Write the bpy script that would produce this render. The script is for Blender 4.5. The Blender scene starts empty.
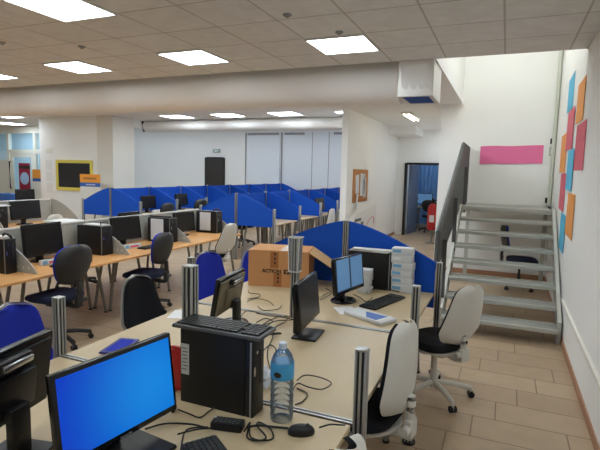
import bpy, bmesh, math, random
from mathutils import Vector, Matrix
random.seed(7)
PI = math.pi
C = bpy.context.scene.collection
SC = bpy.context.scene

# ------------------------------------------------------------------ colours and materials
def lin(c):
    return c / 12.92 if c <= 0.04045 else ((c + 0.055) / 1.055) ** 2.4
def rgb(r, g, b):
    return (lin(r / 255), lin(g / 255), lin(b / 255), 1.0)

def mat(name, col, rough=0.6, metal=0.0, var=0.0, scale=20.0, bump=0.0, bscale=120.0, trans=0.0, ior=1.45, alpha=1.0, spec=0.5, emit=None, estr=0.0, stretch=None):
    m = bpy.data.materials.new(name); m.use_nodes = True
    nt = m.node_tree; b = nt.nodes['Principled BSDF']
    b.inputs['Base Color'].default_value = col
    b.inputs['Roughness'].default_value = rough
    b.inputs['Metallic'].default_value = metal
    b.inputs['Specular IOR Level'].default_value = spec
    b.inputs['Transmission Weight'].default_value = trans
    b.inputs['IOR'].default_value = ior
    b.inputs['Alpha'].default_value = alpha
    if emit:
        b.inputs['Emission Color'].default_value = emit
        b.inputs['Emission Strength'].default_value = estr
    tc = nt.nodes.new('ShaderNodeTexCoord')
    if var > 0:
        n = nt.nodes.new('ShaderNodeTexNoise'); n.inputs['Scale'].default_value = scale; n.inputs['Detail'].default_value = 4
        src = tc.outputs['Object']
        if stretch:
            mp = nt.nodes.new('ShaderNodeMapping'); mp.inputs['Scale'].default_value = stretch
            nt.links.new(src, mp.inputs['Vector']); src = mp.outputs['Vector']
        nt.links.new(src, n.inputs['Vector'])
        mx = nt.nodes.new('ShaderNodeMix'); mx.data_type = 'RGBA'
        mx.inputs[6].default_value = tuple(c * (1 - var) for c in col[:3]) + (1,)
        mx.inputs[7].default_value = tuple(min(1, c * (1 + var)) for c in col[:3]) + (1,)
        nt.links.new(n.outputs['Fac'], mx.inputs[0]); nt.links.new(mx.outputs[2], b.inputs['Base Color'])
    if bump > 0:
        n2 = nt.nodes.new('ShaderNodeTexNoise'); n2.inputs['Scale'].default_value = bscale; n2.inputs['Detail'].default_value = 3
        nt.links.new(tc.outputs['Object'], n2.inputs['Vector'])
        bp = nt.nodes.new('ShaderNodeBump'); bp.inputs['Strength'].default_value = bump; bp.inputs['Distance'].default_value = 0.004
        nt.links.new(n2.outputs['Fac'], bp.inputs['Height']); nt.links.new(bp.outputs['Normal'], b.inputs['Normal'])
    return m

def math_node(nt, op, a, b=None):
    n = nt.nodes.new('ShaderNodeMath'); n.operation = op
    for i, v in enumerate((a, b)):
        if v is None: continue
        if isinstance(v, (int, float)): n.inputs[i].default_value = v
        else: nt.links.new(v, n.inputs[i])
    return n.outputs[0]

def tile_mat(name, c1, c2, cm, bw, bh, ox, oy, step, mortar, rough, bump):
    m = bpy.data.materials.new(name); m.use_nodes = True
    nt = m.node_tree; b = nt.nodes['Principled BSDF']
    g = nt.nodes.new('ShaderNodeNewGeometry'); s = nt.nodes.new('ShaderNodeSeparateXYZ')
    nt.links.new(g.outputs['Position'], s.inputs[0])
    y = math_node(nt, 'SUBTRACT', s.outputs['Y'], oy)
    row = math_node(nt, 'FLOOR', math_node(nt, 'DIVIDE', y, bh))
    x = math_node(nt, 'SUBTRACT', s.outputs['X'], math_node(nt, 'MULTIPLY', row, step))
    x = math_node(nt, 'SUBTRACT', x, ox)
    cb = nt.nodes.new('ShaderNodeCombineXYZ'); nt.links.new(x, cb.inputs[0]); nt.links.new(y, cb.inputs[1])
    br = nt.nodes.new('ShaderNodeTexBrick'); br.offset = 0; br.squash = 1
    br.inputs['Scale'].default_value = 1; br.inputs['Brick Width'].default_value = bw; br.inputs['Row Height'].default_value = bh
    br.inputs['Mortar Size'].default_value = mortar; br.inputs['Mortar Smooth'].default_value = 0.2; br.inputs['Bias'].default_value = 0
    br.inputs['Color1'].default_value = c1; br.inputs['Color2'].default_value = c2; br.inputs['Mortar'].default_value = cm
    nt.links.new(cb.outputs[0], br.inputs['Vector'])
    n = nt.nodes.new('ShaderNodeTexNoise'); n.inputs['Scale'].default_value = 7; n.inputs['Detail'].default_value = 6
    nt.links.new(g.outputs['Position'], n.inputs['Vector'])
    mx = nt.nodes.new('ShaderNodeMix'); mx.data_type = 'RGBA'; mx.blend_type = 'MULTIPLY'; mx.inputs[0].default_value = 0.22
    nt.links.new(br.outputs['Color'], mx.inputs[6]); nt.links.new(n.outputs['Color'], mx.inputs[7])
    hs = nt.nodes.new('ShaderNodeMix'); hs.data_type = 'RGBA'; hs.blend_type = 'MULTIPLY'; hs.inputs[0].default_value = 0.25
    nt.links.new(br.outputs['Color'], hs.inputs[6]); nt.links.new(n.outputs['Fac'], hs.inputs[7])
    nt.links.new(hs.outputs[2], b.inputs['Base Color'])
    b.inputs['Roughness'].default_value = rough
    bp = nt.nodes.new('ShaderNodeBump'); bp.inputs['Strength'].default_value = bump; bp.inputs['Distance'].default_value = 0.003; bp.invert = True
    nt.links.new(br.outputs['Fac'], bp.inputs['Height']); nt.links.new(bp.outputs['Normal'], b.inputs['Normal'])
    return m

def screen_mat(name, c_in, c_out, strength, ctr, rad):
    m = bpy.data.materials.new(name); m.use_nodes = True
    nt = m.node_tree; b = nt.nodes['Principled BSDF']
    b.inputs['Base Color'].default_value = (0.01, 0.01, 0.012, 1); b.inputs['Roughness'].default_value = 0.3; b.inputs['Specular IOR Level'].default_value = 0.2
    tc = nt.nodes.new('ShaderNodeTexCoord'); mp = nt.nodes.new('ShaderNodeMapping'); mp.vector_type = 'TEXTURE'
    mp.inputs['Location'].default_value = ctr; mp.inputs['Scale'].default_value = (rad, rad, rad)
    nt.links.new(tc.outputs['Object'], mp.inputs['Vector'])
    gr = nt.nodes.new('ShaderNodeTexGradient'); gr.gradient_type = 'SPHERICAL'
    nt.links.new(mp.outputs['Vector'], gr.inputs['Vector'])
    cr = nt.nodes.new('ShaderNodeValToRGB')
    cr.color_ramp.elements[0].color = c_out; cr.color_ramp.elements[1].color = c_in
    cr.color_ramp.interpolation = 'EASE'
    nt.links.new(gr.outputs['Fac'], cr.inputs['Fac'])
    nt.links.new(cr.outputs['Color'], b.inputs['Emission Color']); b.inputs['Emission Strength'].default_value = strength
    return m

def thin_clear(name, tint, gloss=0.12, rough=0.05, diff=None, dfac=0.0):
    m = bpy.data.materials.new(name); m.use_nodes = True
    nt = m.node_tree; nt.nodes.remove(nt.nodes['Principled BSDF'])
    out = nt.nodes['Material Output']
    t = nt.nodes.new('ShaderNodeBsdfTransparent'); t.inputs[0].default_value = tint
    g = nt.nodes.new('ShaderNodeBsdfGlossy'); g.inputs['Roughness'].default_value = rough
    fr = nt.nodes.new('ShaderNodeLayerWeight'); fr.inputs['Blend'].default_value = gloss
    mx = nt.nodes.new('ShaderNodeMixShader')
    nt.links.new(fr.outputs['Fresnel'], mx.inputs[0]); nt.links.new(t.outputs[0], mx.inputs[1]); nt.links.new(g.outputs[0], mx.inputs[2])
    last = mx.outputs[0]
    if diff:
        d = nt.nodes.new('ShaderNodeBsdfDiffuse'); d.inputs[0].default_value = diff
        m2 = nt.nodes.new('ShaderNodeMixShader'); m2.inputs[0].default_value = dfac
        nt.links.new(last, m2.inputs[1]); nt.links.new(d.outputs[0], m2.inputs[2]); last = m2.outputs[0]
    nt.links.new(last, out.inputs[0])
    return m

M = {}
M['wall'] = mat('wall_paint', rgb(243, 243, 240), 0.75, var=0.02, scale=3, bump=0.05, bscale=60)
M['wall_cool'] = mat('far_wall_paint', rgb(230, 231, 232), 0.75, var=0.02, scale=2)
M['wall_tan'] = mat('pillar_paint', rgb(226, 221, 210), 0.75, var=0.02, scale=3)
M['void'] = mat('stairwell_paint', rgb(238, 238, 234), 0.8)
M['entrance'] = mat('entrance_daylight_tint', rgb(196, 218, 232), 0.8)  # blue tint in the wall colour stands in for daylight
M['floor'] = tile_mat('floor_tile', rgb(198, 174, 143), rgb(188, 163, 133), rgb(142, 120, 97), 0.62, 0.31, -0.12, 3.37, 0.155, 0.005, 0.42, 0.35)
M['ceil'] = tile_mat('ceiling_tile', rgb(238, 240, 240), rgb(233, 235, 234), rgb(194, 193, 188), 0.6, 0.6, -0.7, 3.87, 0.0, 0.009, 0.9, 0.2)
M['ceil_far'] = mat('far_ceiling_board', rgb(240, 240, 239), 0.9, var=0.03, scale=2)
M['skirt'] = mat('terracotta_skirting', rgb(172, 128, 100), 0.5, var=0.08, scale=12)
M['trim'] = mat('cream_trim', rgb(232, 230, 220), 0.5)
M['duct'] = mat('duct_wrap', rgb(242, 241, 238), 0.7, var=0.04, scale=3, bump=0.5, bscale=9)
M['foil'] = mat('duct_foil_tape', rgb(224, 222, 217), 0.4, metal=0.3, var=0.1, scale=14, bump=0.5, bscale=20)
M['grille_blue'] = mat('grille_blue', rgb(84, 120, 190), 0.5)
M['lamp'] = mat('lamp_diffuser', rgb(250, 250, 245), 0.5, emit=(0.88, 0.97, 1.04, 1), estr=12.0)
M['lamp_cool'] = mat('far_lamp_diffuser', rgb(250, 250, 250), 0.5, emit=(0.87, 0.97, 1.05, 1), estr=18.0)
M['fill_high'] = mat('added_stairwell_fill', rgb(250, 250, 250), 0.5, emit=(0.96, 1.0, 1.0, 1), estr=6.0)  # glow of the added stairwell lamps
M['fill_far'] = mat('added_far_fill', rgb(250, 250, 250), 0.5, emit=(0.89, 0.97, 1.03, 1), estr=16.0)  # glow of the lamps added in the far hall and entrance room
M['fill_strong'] = mat('added_corridor_fill', rgb(250, 250, 250), 0.5, emit=(0.87, 0.96, 1.08, 1), estr=30.0)  # glow of the small lamps added in the corridor
M['lamp_off'] = mat('dim_tube_diffuser', rgb(226, 220, 196), 0.4, emit=(1.0, 0.95, 0.75, 1), estr=7.0)
M['white_metal'] = mat('white_metal', rgb(226, 226, 222), 0.4)
M['maple'] = mat('pale_maple_laminate', rgb(199, 178, 141), 0.42, var=0.05, scale=9, stretch=(6, 1, 1))
M['beech'] = mat('orange_beech_laminate', rgb(222, 166, 104), 0.42, var=0.07, scale=9, stretch=(6, 1, 1))
M['maple_edge'] = mat('maple_edge_band', rgb(196, 166, 126), 0.5)
M['alu'] = mat('brushed_aluminium', rgb(186, 188, 186), 0.36, metal=0.75, var=0.04, scale=40, stretch=(8, 8, 0.3))
M['alu_dark'] = mat('aluminium_slot', rgb(62, 64, 64), 0.5, metal=0.5)
M['leg_grey'] = mat('grey_leg_metal', rgb(140, 138, 132), 0.42, metal=0.4)
M['blue_panel'] = mat('blue_screen_fabric', rgb(4, 77, 184), 0.85, var=0.06, scale=60, bump=0.15, bscale=300)
M['grey_panel'] = mat('grey_translucent_panel', rgb(176, 178, 172), 0.55, var=0.03, scale=30)
M['black'] = mat('black_plastic', rgb(24, 24, 26), 0.42, bump=0.05, bscale=400)
M['black_gloss'] = mat('black_gloss_plastic', rgb(16, 16, 18), 0.22)
M['black_case'] = mat('black_steel_case', rgb(17, 17, 19), 0.5, bump=0.1, bscale=500)
M['black_fab'] = mat('black_fabric', rgb(22, 23, 27), 0.95, bump=0.3, bscale=500, var=0.1, scale=200)
M['blue_fab'] = mat('royal_blue_fabric', rgb(34, 52, 176), 0.92, bump=0.3, bscale=500, var=0.08, scale=200)
M['navy_fab'] = mat('navy_fabric', rgb(30, 38, 66), 0.92, bump=0.3, bscale=500, var=0.08, scale=200)
M['shell'] = mat('pale_grey_shell', rgb(212, 209, 200), 0.48)
M['char'] = mat('charcoal_plastic', rgb(48, 47, 47), 0.5)
M['olive'] = mat('olive_back_cover', rgb(122, 114, 94), 0.5)
M['key'] = mat('dark_keycap', rgb(46, 47, 48), 0.42)
M['kbd'] = mat('grey_black_keyboard_body', rgb(84, 86, 88), 0.38)
M['cable'] = mat('black_cable', rgb(20, 20, 21), 0.5)
M['cable_grey'] = mat('grey_brown_cable', rgb(70, 64, 56), 0.5)
M['scr_off'] = mat('dark_screen', rgb(24, 23, 22), 0.3)
M['scr_blue'] = screen_mat('blue_desktop_screen', (0.004, 0.27, 0.85, 1), (0.0, 0.045, 0.62, 1), 0.85, (0.0, 0.14, 0.22), 0.45)
M['scr_win'] = mat('pale_blue_window', rgb(90, 140, 190), 0.3, emit=rgb(96, 136, 176), estr=0.42)
M['scr_dk'] = mat('screen_gap', rgb(10, 20, 40), 0.3, emit=rgb(16, 40, 70), estr=0.4)
M['chrome'] = mat('chrome_trim', rgb(190, 192, 196), 0.25, metal=0.9)
M['pipe'] = mat('pale_green_pipe', rgb(206, 210, 196), 0.5)
M['silver'] = mat('silver_grey_paint', rgb(150, 151, 152), 0.5)
M['label'] = mat('white_sticker', rgb(196, 198, 196), 0.5, var=0.15, scale=150)
M['print'] = mat('grey_print', rgb(110, 112, 114), 0.6)
M['ink'] = mat('dark_ink', rgb(58, 44, 36), 0.7)
M['card'] = mat('brown_cardboard', rgb(200, 146, 96), 0.85, var=0.05, scale=12, bump=0.08, bscale=80)
M['card_in'] = mat('cardboard_inside', rgb(206, 168, 118), 0.85, var=0.05, scale=12)
M['card_dark'] = mat('cardboard_stripe', rgb(166, 108, 62), 0.85)
M['tape'] = mat('clear_tape', rgb(224, 206, 186), 0.2)
M['paper'] = mat('white_paper', rgb(232, 232, 230), 0.8, var=0.02, scale=30)
M['paper_text'] = mat('printed_paper', rgb(216, 220, 224), 0.8, var=0.08, scale=70)
M['boxwhite'] = mat('white_card_box', rgb(214, 216, 216), 0.6, var=0.03, scale=25)
M['boxlabel'] = mat('pale_blue_label', rgb(120, 176, 214), 0.6)
M['packblue'] = mat('blue_print', rgb(48, 98, 176), 0.5)
M['folder'] = mat('blue_folder', rgb(28, 36, 120), 0.35)
M['red'] = mat('red_plastic', rgb(178, 30, 30), 0.4)
M['pink'] = mat('pink_card', rgb(236, 120, 166), 0.75, var=0.04, scale=4)
M['rose'] = mat('rose_card', rgb(216, 100, 116), 0.75, var=0.03, scale=6)
M['orange'] = mat('orange_card', rgb(238, 160, 84), 0.75, var=0.03, scale=6)
M['sky'] = mat('sky_blue_card', rgb(92, 188, 224), 0.75, var=0.03, scale=6)
M['yellow'] = mat('yellow_frame', rgb(226, 210, 96), 0.6)
M['board'] = mat('black_board', rgb(40, 40, 42), 0.7, var=0.15, scale=6)
M['sign_or'] = mat('orange_sign', rgb(240, 160, 62), 0.6)
M['sign_bl'] = mat('blue_sign', rgb(60, 104, 176), 0.6)
M['sign_ink'] = mat('brown_sign_ink', rgb(120, 84, 60), 0.7)
M['door_dark'] = mat('dark_brown_door', rgb(50, 42, 38), 0.5)
M['frame_dark'] = mat('dark_door_frame', rgb(36, 32, 32), 0.5)
M['door_grey'] = mat('grey_blue_door', rgb(112, 128, 160), 0.3)
M['stair'] = mat('galvanised_grey_paint', rgb(188, 190, 182), 0.45, metal=0.1, var=0.04, scale=20)
M['grate_dk'] = mat('grate_gap', rgb(158, 160, 154), 0.6)
M['parapet'] = mat('dark_grey_mesh', rgb(92, 94, 92), 0.6, metal=0.2, bump=0.5, bscale=260)
M['cork'] = mat('cork_board', rgb(176, 120, 72), 0.9, var=0.15, scale=80)
M['glass'] = thin_clear('clear_pane', (0.86, 0.93, 0.97, 1), 0.15, 0.05)
M['pet'] = thin_clear('clear_bottle_plastic', (0.93, 0.97, 1.0, 1), 0.35, 0.06, (0.75, 0.85, 0.95, 1), 0.10)
M['sleeve'] = thin_clear('clear_plastic_sleeve', (0.97, 0.97, 0.97, 1), 0.1, 0.15, (0.9, 0.9, 0.9, 1), 0.07)
M['bottle_label'] = mat('blue_bottle_label', rgb(74, 164, 216), 0.35, var=0.2, scale=25)
M['cap'] = mat('white_blue_cap', rgb(206, 216, 230), 0.4)
M['window_frost'] = mat('white_wall_cladding', rgb(222, 228, 236), 0.55)
M['seam'] = mat('grey_seam', rgb(150, 152, 156), 0.6)
M['curtain'] = mat('pale_blue_curtain', rgb(120, 165, 215), 0.8, var=0.1, scale=6, stretch=(8, 8, 0.2))
M['ext_black'] = mat('black_hose', rgb(20, 20, 20), 0.5)
M['crumple'] = mat('crumpled_white_paper', rgb(220, 226, 236), 0.8, bump=0.6, bscale=60)
M['disc'] = mat('pale_disc_print', rgb(176, 206, 240), 0.6)
M['maroon'] = mat('dark_red_print', rgb(150, 30, 62), 0.6)
M['green_sign'] = mat('grey_green_sign', rgb(150, 166, 160), 0.6)

# ------------------------------------------------------------------ mesh helpers
class MB:
    def __init__(s): s.bm = bmesh.new(); s.mats = []
    def mi(s, m):
        m = M[m]
        if m not in s.mats: s.mats.append(m)
        return s.mats.index(m)
    def _paint(s, faces, m):
        i = s.mi(m)
        for f in faces: f.material_index = i
    def _xf(s, verts, T):
        if T is not None:
            for v in verts: v.co = T @ v.co
    def box(s, c, d, m, bevel=0.0, T=None, seg=2):
        r = bmesh.ops.create_cube(s.bm, size=1)
        vs = r['verts']
        for v in vs: v.co = Vector((v.co.x * d[0] + c[0], v.co.y * d[1] + c[1], v.co.z * d[2] + c[2]))
        fs = list({f for v in vs for f in v.link_faces})
        if bevel > 0:
            es = list({e for v in vs for e in v.link_edges})
            rr = bmesh.ops.bevel(s.bm, geom=es, offset=min(bevel, min(d) * 0.49), segments=seg, affect='EDGES', profile=0.5)
            fs = list({f for f in rr['faces']} | {f for f in fs if f.is_valid})
            vs = list({v for f in fs for v in f.verts})
            fs = list({f for v in vs for f in v.link_faces})
        s._paint(fs, m); s._xf(vs, T)
        return s
    def cyl(s, p0, p1, r0, m, r1=None, n=16, cap=True):
        p0 = Vector(p0); p1 = Vector(p1); r1 = r0 if r1 is None else r1
        d = p1 - p0; L = d.length
        q = d.to_track_quat('Z', 'Y').to_matrix().to_4x4()
        r = bmesh.ops.create_cone(s.bm, cap_ends=cap, segments=n, radius1=r0, radius2=r1, depth=L)
        T = Matrix.Translation((p0 + p1) / 2) @ q
        for v in r['verts']: v.co = T @ v.co
        s._paint({f for v in r['verts'] for f in v.link_faces}, m)
        return s
    def tube(s, pts, r, m, n=8, smooth=True):
        P = [Vector(p) for p in pts]
        if smooth and len(P) > 2:
            Q = []
            for i in range(len(P) - 1):
                a = P[max(i - 1, 0)]; b = P[i]; c = P[i + 1]; d = P[min(i + 2, len(P) - 1)]
                for k in range(6):
                    t = k / 6
                    Q.append(0.5 * ((2 * b) + (c - a) * t + (2 * a - 5 * b + 4 * c - d) * t * t + (3 * b - a - 3 * c + d) * t ** 3))
            Q.append(P[-1]); P = Q
        rings = []
        up = Vector((0, 0, 1))
        for i, p in enumerate(P):
            t = (P[min(i + 1, len(P) - 1)] - P[max(i - 1, 0)])
            if t.length < 1e-9: t = Vector((1, 0, 0))
            t.normalize()
            a = t.cross(up)
            if a.length < 1e-3: a = t.cross(Vector((1, 0, 0)))
            a.normalize(); b = a.cross(t)
            rr = r[i] if isinstance(r, list) and len(r) == len(P) else (r if not isinstance(r, list) else r[0])
            rings.append([s.bm.verts.new(p + (a * math.cos(2 * PI * k / n) + b * math.sin(2 * PI * k / n)) * rr) for k in range(n)])
        fs = []
        for i in range(len(rings) - 1):
            for k in range(n):
                fs.append(s.bm.faces.new((rings[i][k], rings[i][(k + 1) % n], rings[i + 1][(k + 1) % n], rings[i + 1][k])))
        fs.append(s.bm.faces.new(rings[0][::-1])); fs.append(s.bm.faces.new(rings[-1]))
        s._paint(fs, m)
        return s
    def prism(s, poly, off, m, T=None):
        """poly: list of 3d points, off: extrusion vector"""
        off = Vector(off)
        a = [s.bm.verts.new(Vector(p)) for p in poly]; b = [s.bm.verts.new(Vector(p) + off) for p in poly]
        n = len(a); fs = [s.bm.faces.new(a), s.bm.faces.new(b[::-1])]
        for i in range(n): fs.append(s.bm.faces.new((a[i], b[i], b[(i + 1) % n], a[(i + 1) % n])))
        s._paint(fs, m); s._xf(a + b, T)
        return s
    def lathe(s, prof, m, n=24, c=(0, 0, 0), mats=None):
        rings = []
        for r, z in prof:
            rings.append([s.bm.verts.new((c[0] + r * math.cos(2 * PI * k / n), c[1] + r * math.sin(2 * PI * k / n), c[2] + z)) for k in range(n)])
        fs = []
        for i in range(len(rings) - 1):
            for k in range(n):
                fs.append(s.bm.faces.new((rings[i][k], rings[i][(k + 1) % n], rings[i + 1][(k + 1) % n], rings[i + 1][k])))
        fs.append(s.bm.faces.new(rings[0][::-1])); fs.append(s.bm.faces.new(rings[-1]))
        s._paint(fs, m)
        return s
    def back(s, w, z0, h, xb, lean, curve, thick, m, du=12, dv=26, bow=0.0):
        def edge(u, v): return max(0.0, (1 - abs(u) ** 6)) * max(0.0, (1 - abs(2 * v - 1) ** 10))
        F = []; B = []
        for j in range(dv + 1):
            v = j / dv; fr = []; bk = []
            ww = w(v)
            for i in range(du + 1):
                u = -1 + 2 * i / du
                x = xb - lean * v + curve * u * u + bow * math.sin(PI * v)
                e = edge(u, v)
                fr.append(s.bm.verts.new((x + thick / 2 * e, ww * u, z0 + h * v)))
                bk.append(fr[-1] if e <= 0 else s.bm.verts.new((x - thick / 2 * e, ww * u, z0 + h * v)))
            F.append(fr); B.append(bk)
        fs = []
        for j in range(dv):
            for i in range(du):
                for G, flip in ((F, 0), (B, 1)):
                    q = [G[j][i], G[j][i + 1], G[j + 1][i + 1], G[j + 1][i]]
                    if len(set(q)) < 3: continue
                    try: fs.append(s.bm.faces.new(q[::-1] if flip else q))
                    except ValueError: pass
        s._paint(fs, m)
        return s
    def build(s, name, parent=None, world=False, sharp=35):
        bmesh.ops.recalc_face_normals(s.bm, faces=s.bm.faces)
        if parent is not None and world:
            T = parent.matrix_basis.inverted()
            for v in s.bm.verts: v.co = T @ v.co
        me = bpy.data.meshes.new(name); s.bm.to_mesh(me); s.bm.free()
        for mm in s.mats: me.materials.append(mm)
        me.polygons.foreach_set('use_smooth', [True] * len(me.polygons))
        me.set_sharp_from_angle(angle=math.radians(sharp))
        o = bpy.data.objects.new(name, me); C.objects.link(o)
        if parent is not None: o.parent = parent
        return o

def thing(name, label, cat, loc=(0, 0, 0), rotz=0.0, group=None):
    o = bpy.data.objects.new(name, None); C.objects.link(o)
    o.empty_display_size = 0.1
    o.matrix_basis = Matrix.Translation(loc) @ Matrix.Rotation(rotz, 4, 'Z')
    o['label'] = label; o['category'] = cat
    if group: o['group'] = group
    return o
def tag(o, label, cat, group=None):
    o['label'] = label; o['category'] = cat
    if group: o['group'] = group
    return o
def struct(o):
    o['kind'] = 'structure'; return o
def sbox(name, lo, hi, m):
    return struct(MB().box([(a + b) / 2 for a, b in zip(lo, hi)], [b - a for a, b in zip(lo, hi)], m).build(name))
def text_part(body, size, m, parent, T, name, depth=0.0006):
    cu = bpy.data.curves.new(name, 'FONT'); cu.body = body; cu.size = size; cu.extrude = depth; cu.offset = 0.0016; cu.align_x = 'CENTER'; cu.align_y = 'CENTER'
    to = bpy.data.objects.new(name, cu); C.objects.link(to)
    bpy.context.view_layer.update()
    me = bpy.data.meshes.new_from_object(to.evaluated_get(bpy.context.evaluated_depsgraph_get()))
    bpy.data.objects.remove(to); me.materials.clear(); me.materials.append(M[m]); me.transform(T)
    o = bpy.data.objects.new(name, me); C.objects.link(o); o.parent = parent
    return o
ORD = ['first', 'second', 'third', 'fourth', 'fifth', 'sixth', 'seventh', 'eighth', 'ninth']
D = 0.74          # desk height
H = 3.07          # ceiling height

# ------------------------------------------------------------------ room shell
sbox('floor', (-18.5, -3.2, -0.1), (0.9, 19.5, 0.0), 'floor')
def wx(y): return 0.66 + max(0.0, y - 5.68) * 0.0196
def wall_strip(name, off, thick, y0, y1, z0, z1, m):
    ys = [y for y in (y0, 5.68, y1) if y0 <= y <= y1]
    b = MB(); b.prism([(wx(y) - off, y, z0) for y in ys] + [(wx(y) - off + thick, y, z0) for y in ys[::-1]], (0, 0, z1 - z0), m)
    return struct(b.build(name))
wall_strip('wall_right', 0.0, 0.2, -3.2, 9.47, 0, 4.7, 'wall')
sbox('wall_stairwell', (-1.17, 9.27, 0), (0.725, 9.47, 4.7), 'wall')
sbox('wall_corridor_right', (-1.17, 9.47, 0), (-1.03, 14.35, H), 'wall')
sbox('wall_corridor_left', (-3.13, 9.45, 0), (-3.0, 17.5, H), 'wall')
sbox('wall_hall_right_upper', (-3.13, 10.9, H + 0.12), (-3.0, 17.5, 3.6), 'wall_cool')
w = MB()
w.box((-2.88, 14.42, H / 2), (0.24, 0.14, H), 'wall'); w.box((-1.42, 14.42, H / 2), (0.72, 0.14, H), 'wall'); w.box((-2.27, 14.42, 2.6), (0.98, 0.14, 0.94), 'wall')
struct(w.build('wall_corridor_back'))
sbox('wall_back', (-18.5, 17.5, 0), (-3.0, 17.7, 3.6), 'wall_cool')
sbox('wall_blackboard', (-11.75, 9.42, 0), (-9.6, 9.62, H), 'wall')
sbox('wall_pillar_left', (-9.6, 9.34, 0), (-9.08, 10.1, H), 'wall_tan')
sbox('wall_left_return', (-11.92, 9.62, 0), (-11.75, 13.05, 3.6), 'wall')
sbox('wall_front', (-18.5, -3.2, 0), (0.9, -3.0, H), 'wall')
sbox('wall_left', (-18.5, -3.0, 0), (-18.3, 17.5, 3.6), 'wall')
# ceilings: the near one, the duct gap, the far one, the open stairwell
sbox('ceiling', (-18.5, -3.2, H), (0.66, 5.68, H + 0.12), 'ceil')
sbox('ceiling_far', (-18.5, 6.5, H), (-0.81, 10.9, H + 0.12), 'ceil_far')
sbox('ceiling_corridor', (-3.13, 10.9, H), (-0.81, 17.5, H + 0.12), 'ceil_far')
sbox('ceiling_hall_high', (-18.5, 10.9, 3.6), (-3.0, 17.5, 3.7), 'ceil_far')
sbox('ceiling_entrance', (-18.5, 10.9, H), (-11.92, 12.9, H + 0.12), 'ceil_far')
sbox('ceiling_step', (-18.5, 10.8, H + 0.12), (-3.0, 10.9, 3.6), 'ceil_far')
sbox('ceiling_gap', (-18.5, 5.68, H + 0.36), (-0.82, 6.5, H + 0.42), 'ceil_far')
sbox('ceiling_gap_side', (-0.82, 5.68, H), (-0.81, 6.5, H + 0.12), 'ceil_far')
sbox('ceiling_gap_front', (-18.5, 5.64, H + 0.12), (-0.82, 5.68, H + 0.36), 'ceil_far')
sbox('ceiling_gap_back', (-18.5, 6.5, H + 0.12), (-0.82, 6.54, H + 0.36), 'ceil_far')
sbox('wall_void_left', (-0.91, 5.68, H + 0.12), (-0.81, 9.27, 4.7), 'void')
sbox('wall_void_front', (-0.91, 5.58, H + 0.12), (0.68, 5.68, 4.7), 'void')
sbox('ceiling_void', (-0.91, 5.58, 4.7), (0.88, 9.47, 4.8), 'void')
# corridor bulkhead and skirtings
sbox('trim_1', (-3.0, 13.1, 2.86), (-2.3, 14.35, H), 'wall')
wall_strip('baseboard_right', 0.012, 0.012, -3.0, 9.26, 0, 0.075, 'skirt')
sbox('baseboard_stairwell', (-1.17, 9.258, 0), (0.715, 9.27, 0.085), 'skirt')
sbox('baseboard_corridor', (-3.0, 9.5, 0), (-2.988, 14.3, 0.08), 'skirt')
wall_strip('trim_2', 0.022, 0.022, 1.0, 5.95, 0.42, 0.455, 'trim')
sbox('trim_3', (-0.81, 9.225, 3.98), (0.72, 9.27, 4.05), 'trim')
t = MB(); t.tube([(0.69, 9.22, 1.33), (0.69, 9.22, 4.0)], 0.03, 'pipe', n=12, smooth=False)
tag(t.build('conduit_pipe'), 'pale green grey vertical pipe in the corner above the stair landing', 'pipe')

# far wall: cladding panels with seams and vents on top, window-like
w = MB()
for x0, x1 in ((-9.85, -8.35), (-8.2, -6.98), (-6.95, -6.3), (-6.27, -5.2), (-5.1, -3.2)):
    w.box(((x0 + x1) / 2, 17.475, 1.67), (x1 - x0, 0.05, 3.3), 'window_frost')
struct(w.build('window_1'))
w = MB()
for x in (-9.9, -8.275, -6.965, -6.285, -5.15): w.box((x, 17.47, 1.67), (0.04, 0.03, 3.3), 'seam')
struct(w.build('trim_4'))
for k, (x0, x1) in enumerate(((-9.8, -8.4), (-8.15, -7.3), (-6.1, -5.45))):
    v = tag(MB().box(((x0 + x1) / 2, 17.435, 3.26), (x1 - x0, 0.03, 0.09), 'seam').build('wall_vent'),
            'long grey slot vent high on the white far wall, %s from the left' % ORD[k], 'vent')
# dark door in the far wall
d = MB().box((-11.38, 17.46, 1.12), (0.8, 0.06, 2.24), 'door_dark').build('door_1'); struct(d)
f = MB()
f.box((-11.82, 17.46, 1.15), (0.08, 0.08, 2.3), 'frame_dark'); f.box((-10.94, 17.46, 1.15), (0.08, 0.08, 2.3), 'frame_dark'); f.box((-11.38, 17.46, 2.28), (0.8, 0.08, 0.08), 'frame_dark')
f.build('door_frame', d)
MB().cyl((-11.08, 17.43, 1.05), (-11.08, 17.36, 1.05), 0.02, 'chrome').build('door_handle', d)
e = MB(); e.box((-11.3, 17.46, 2.58), (0.34, 0.05, 0.16), 'green_sign', 0.01)
e = e.build('exit_sign'); tag(e, 'small grey green exit sign above the dark far door', 'sign')
a_ = MB(); a_.prism([(-11.4, 17.432, 2.58), (-11.33, 17.432, 2.63), (-11.33, 17.432, 2.6), (-11.22, 17.432, 2.6), (-11.22, 17.432, 2.56), (-11.33, 17.432, 2.56), (-11.33, 17.432, 2.53)], (0, -0.004, 0), 'paper')
a_.build('arrow', e)

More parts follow.
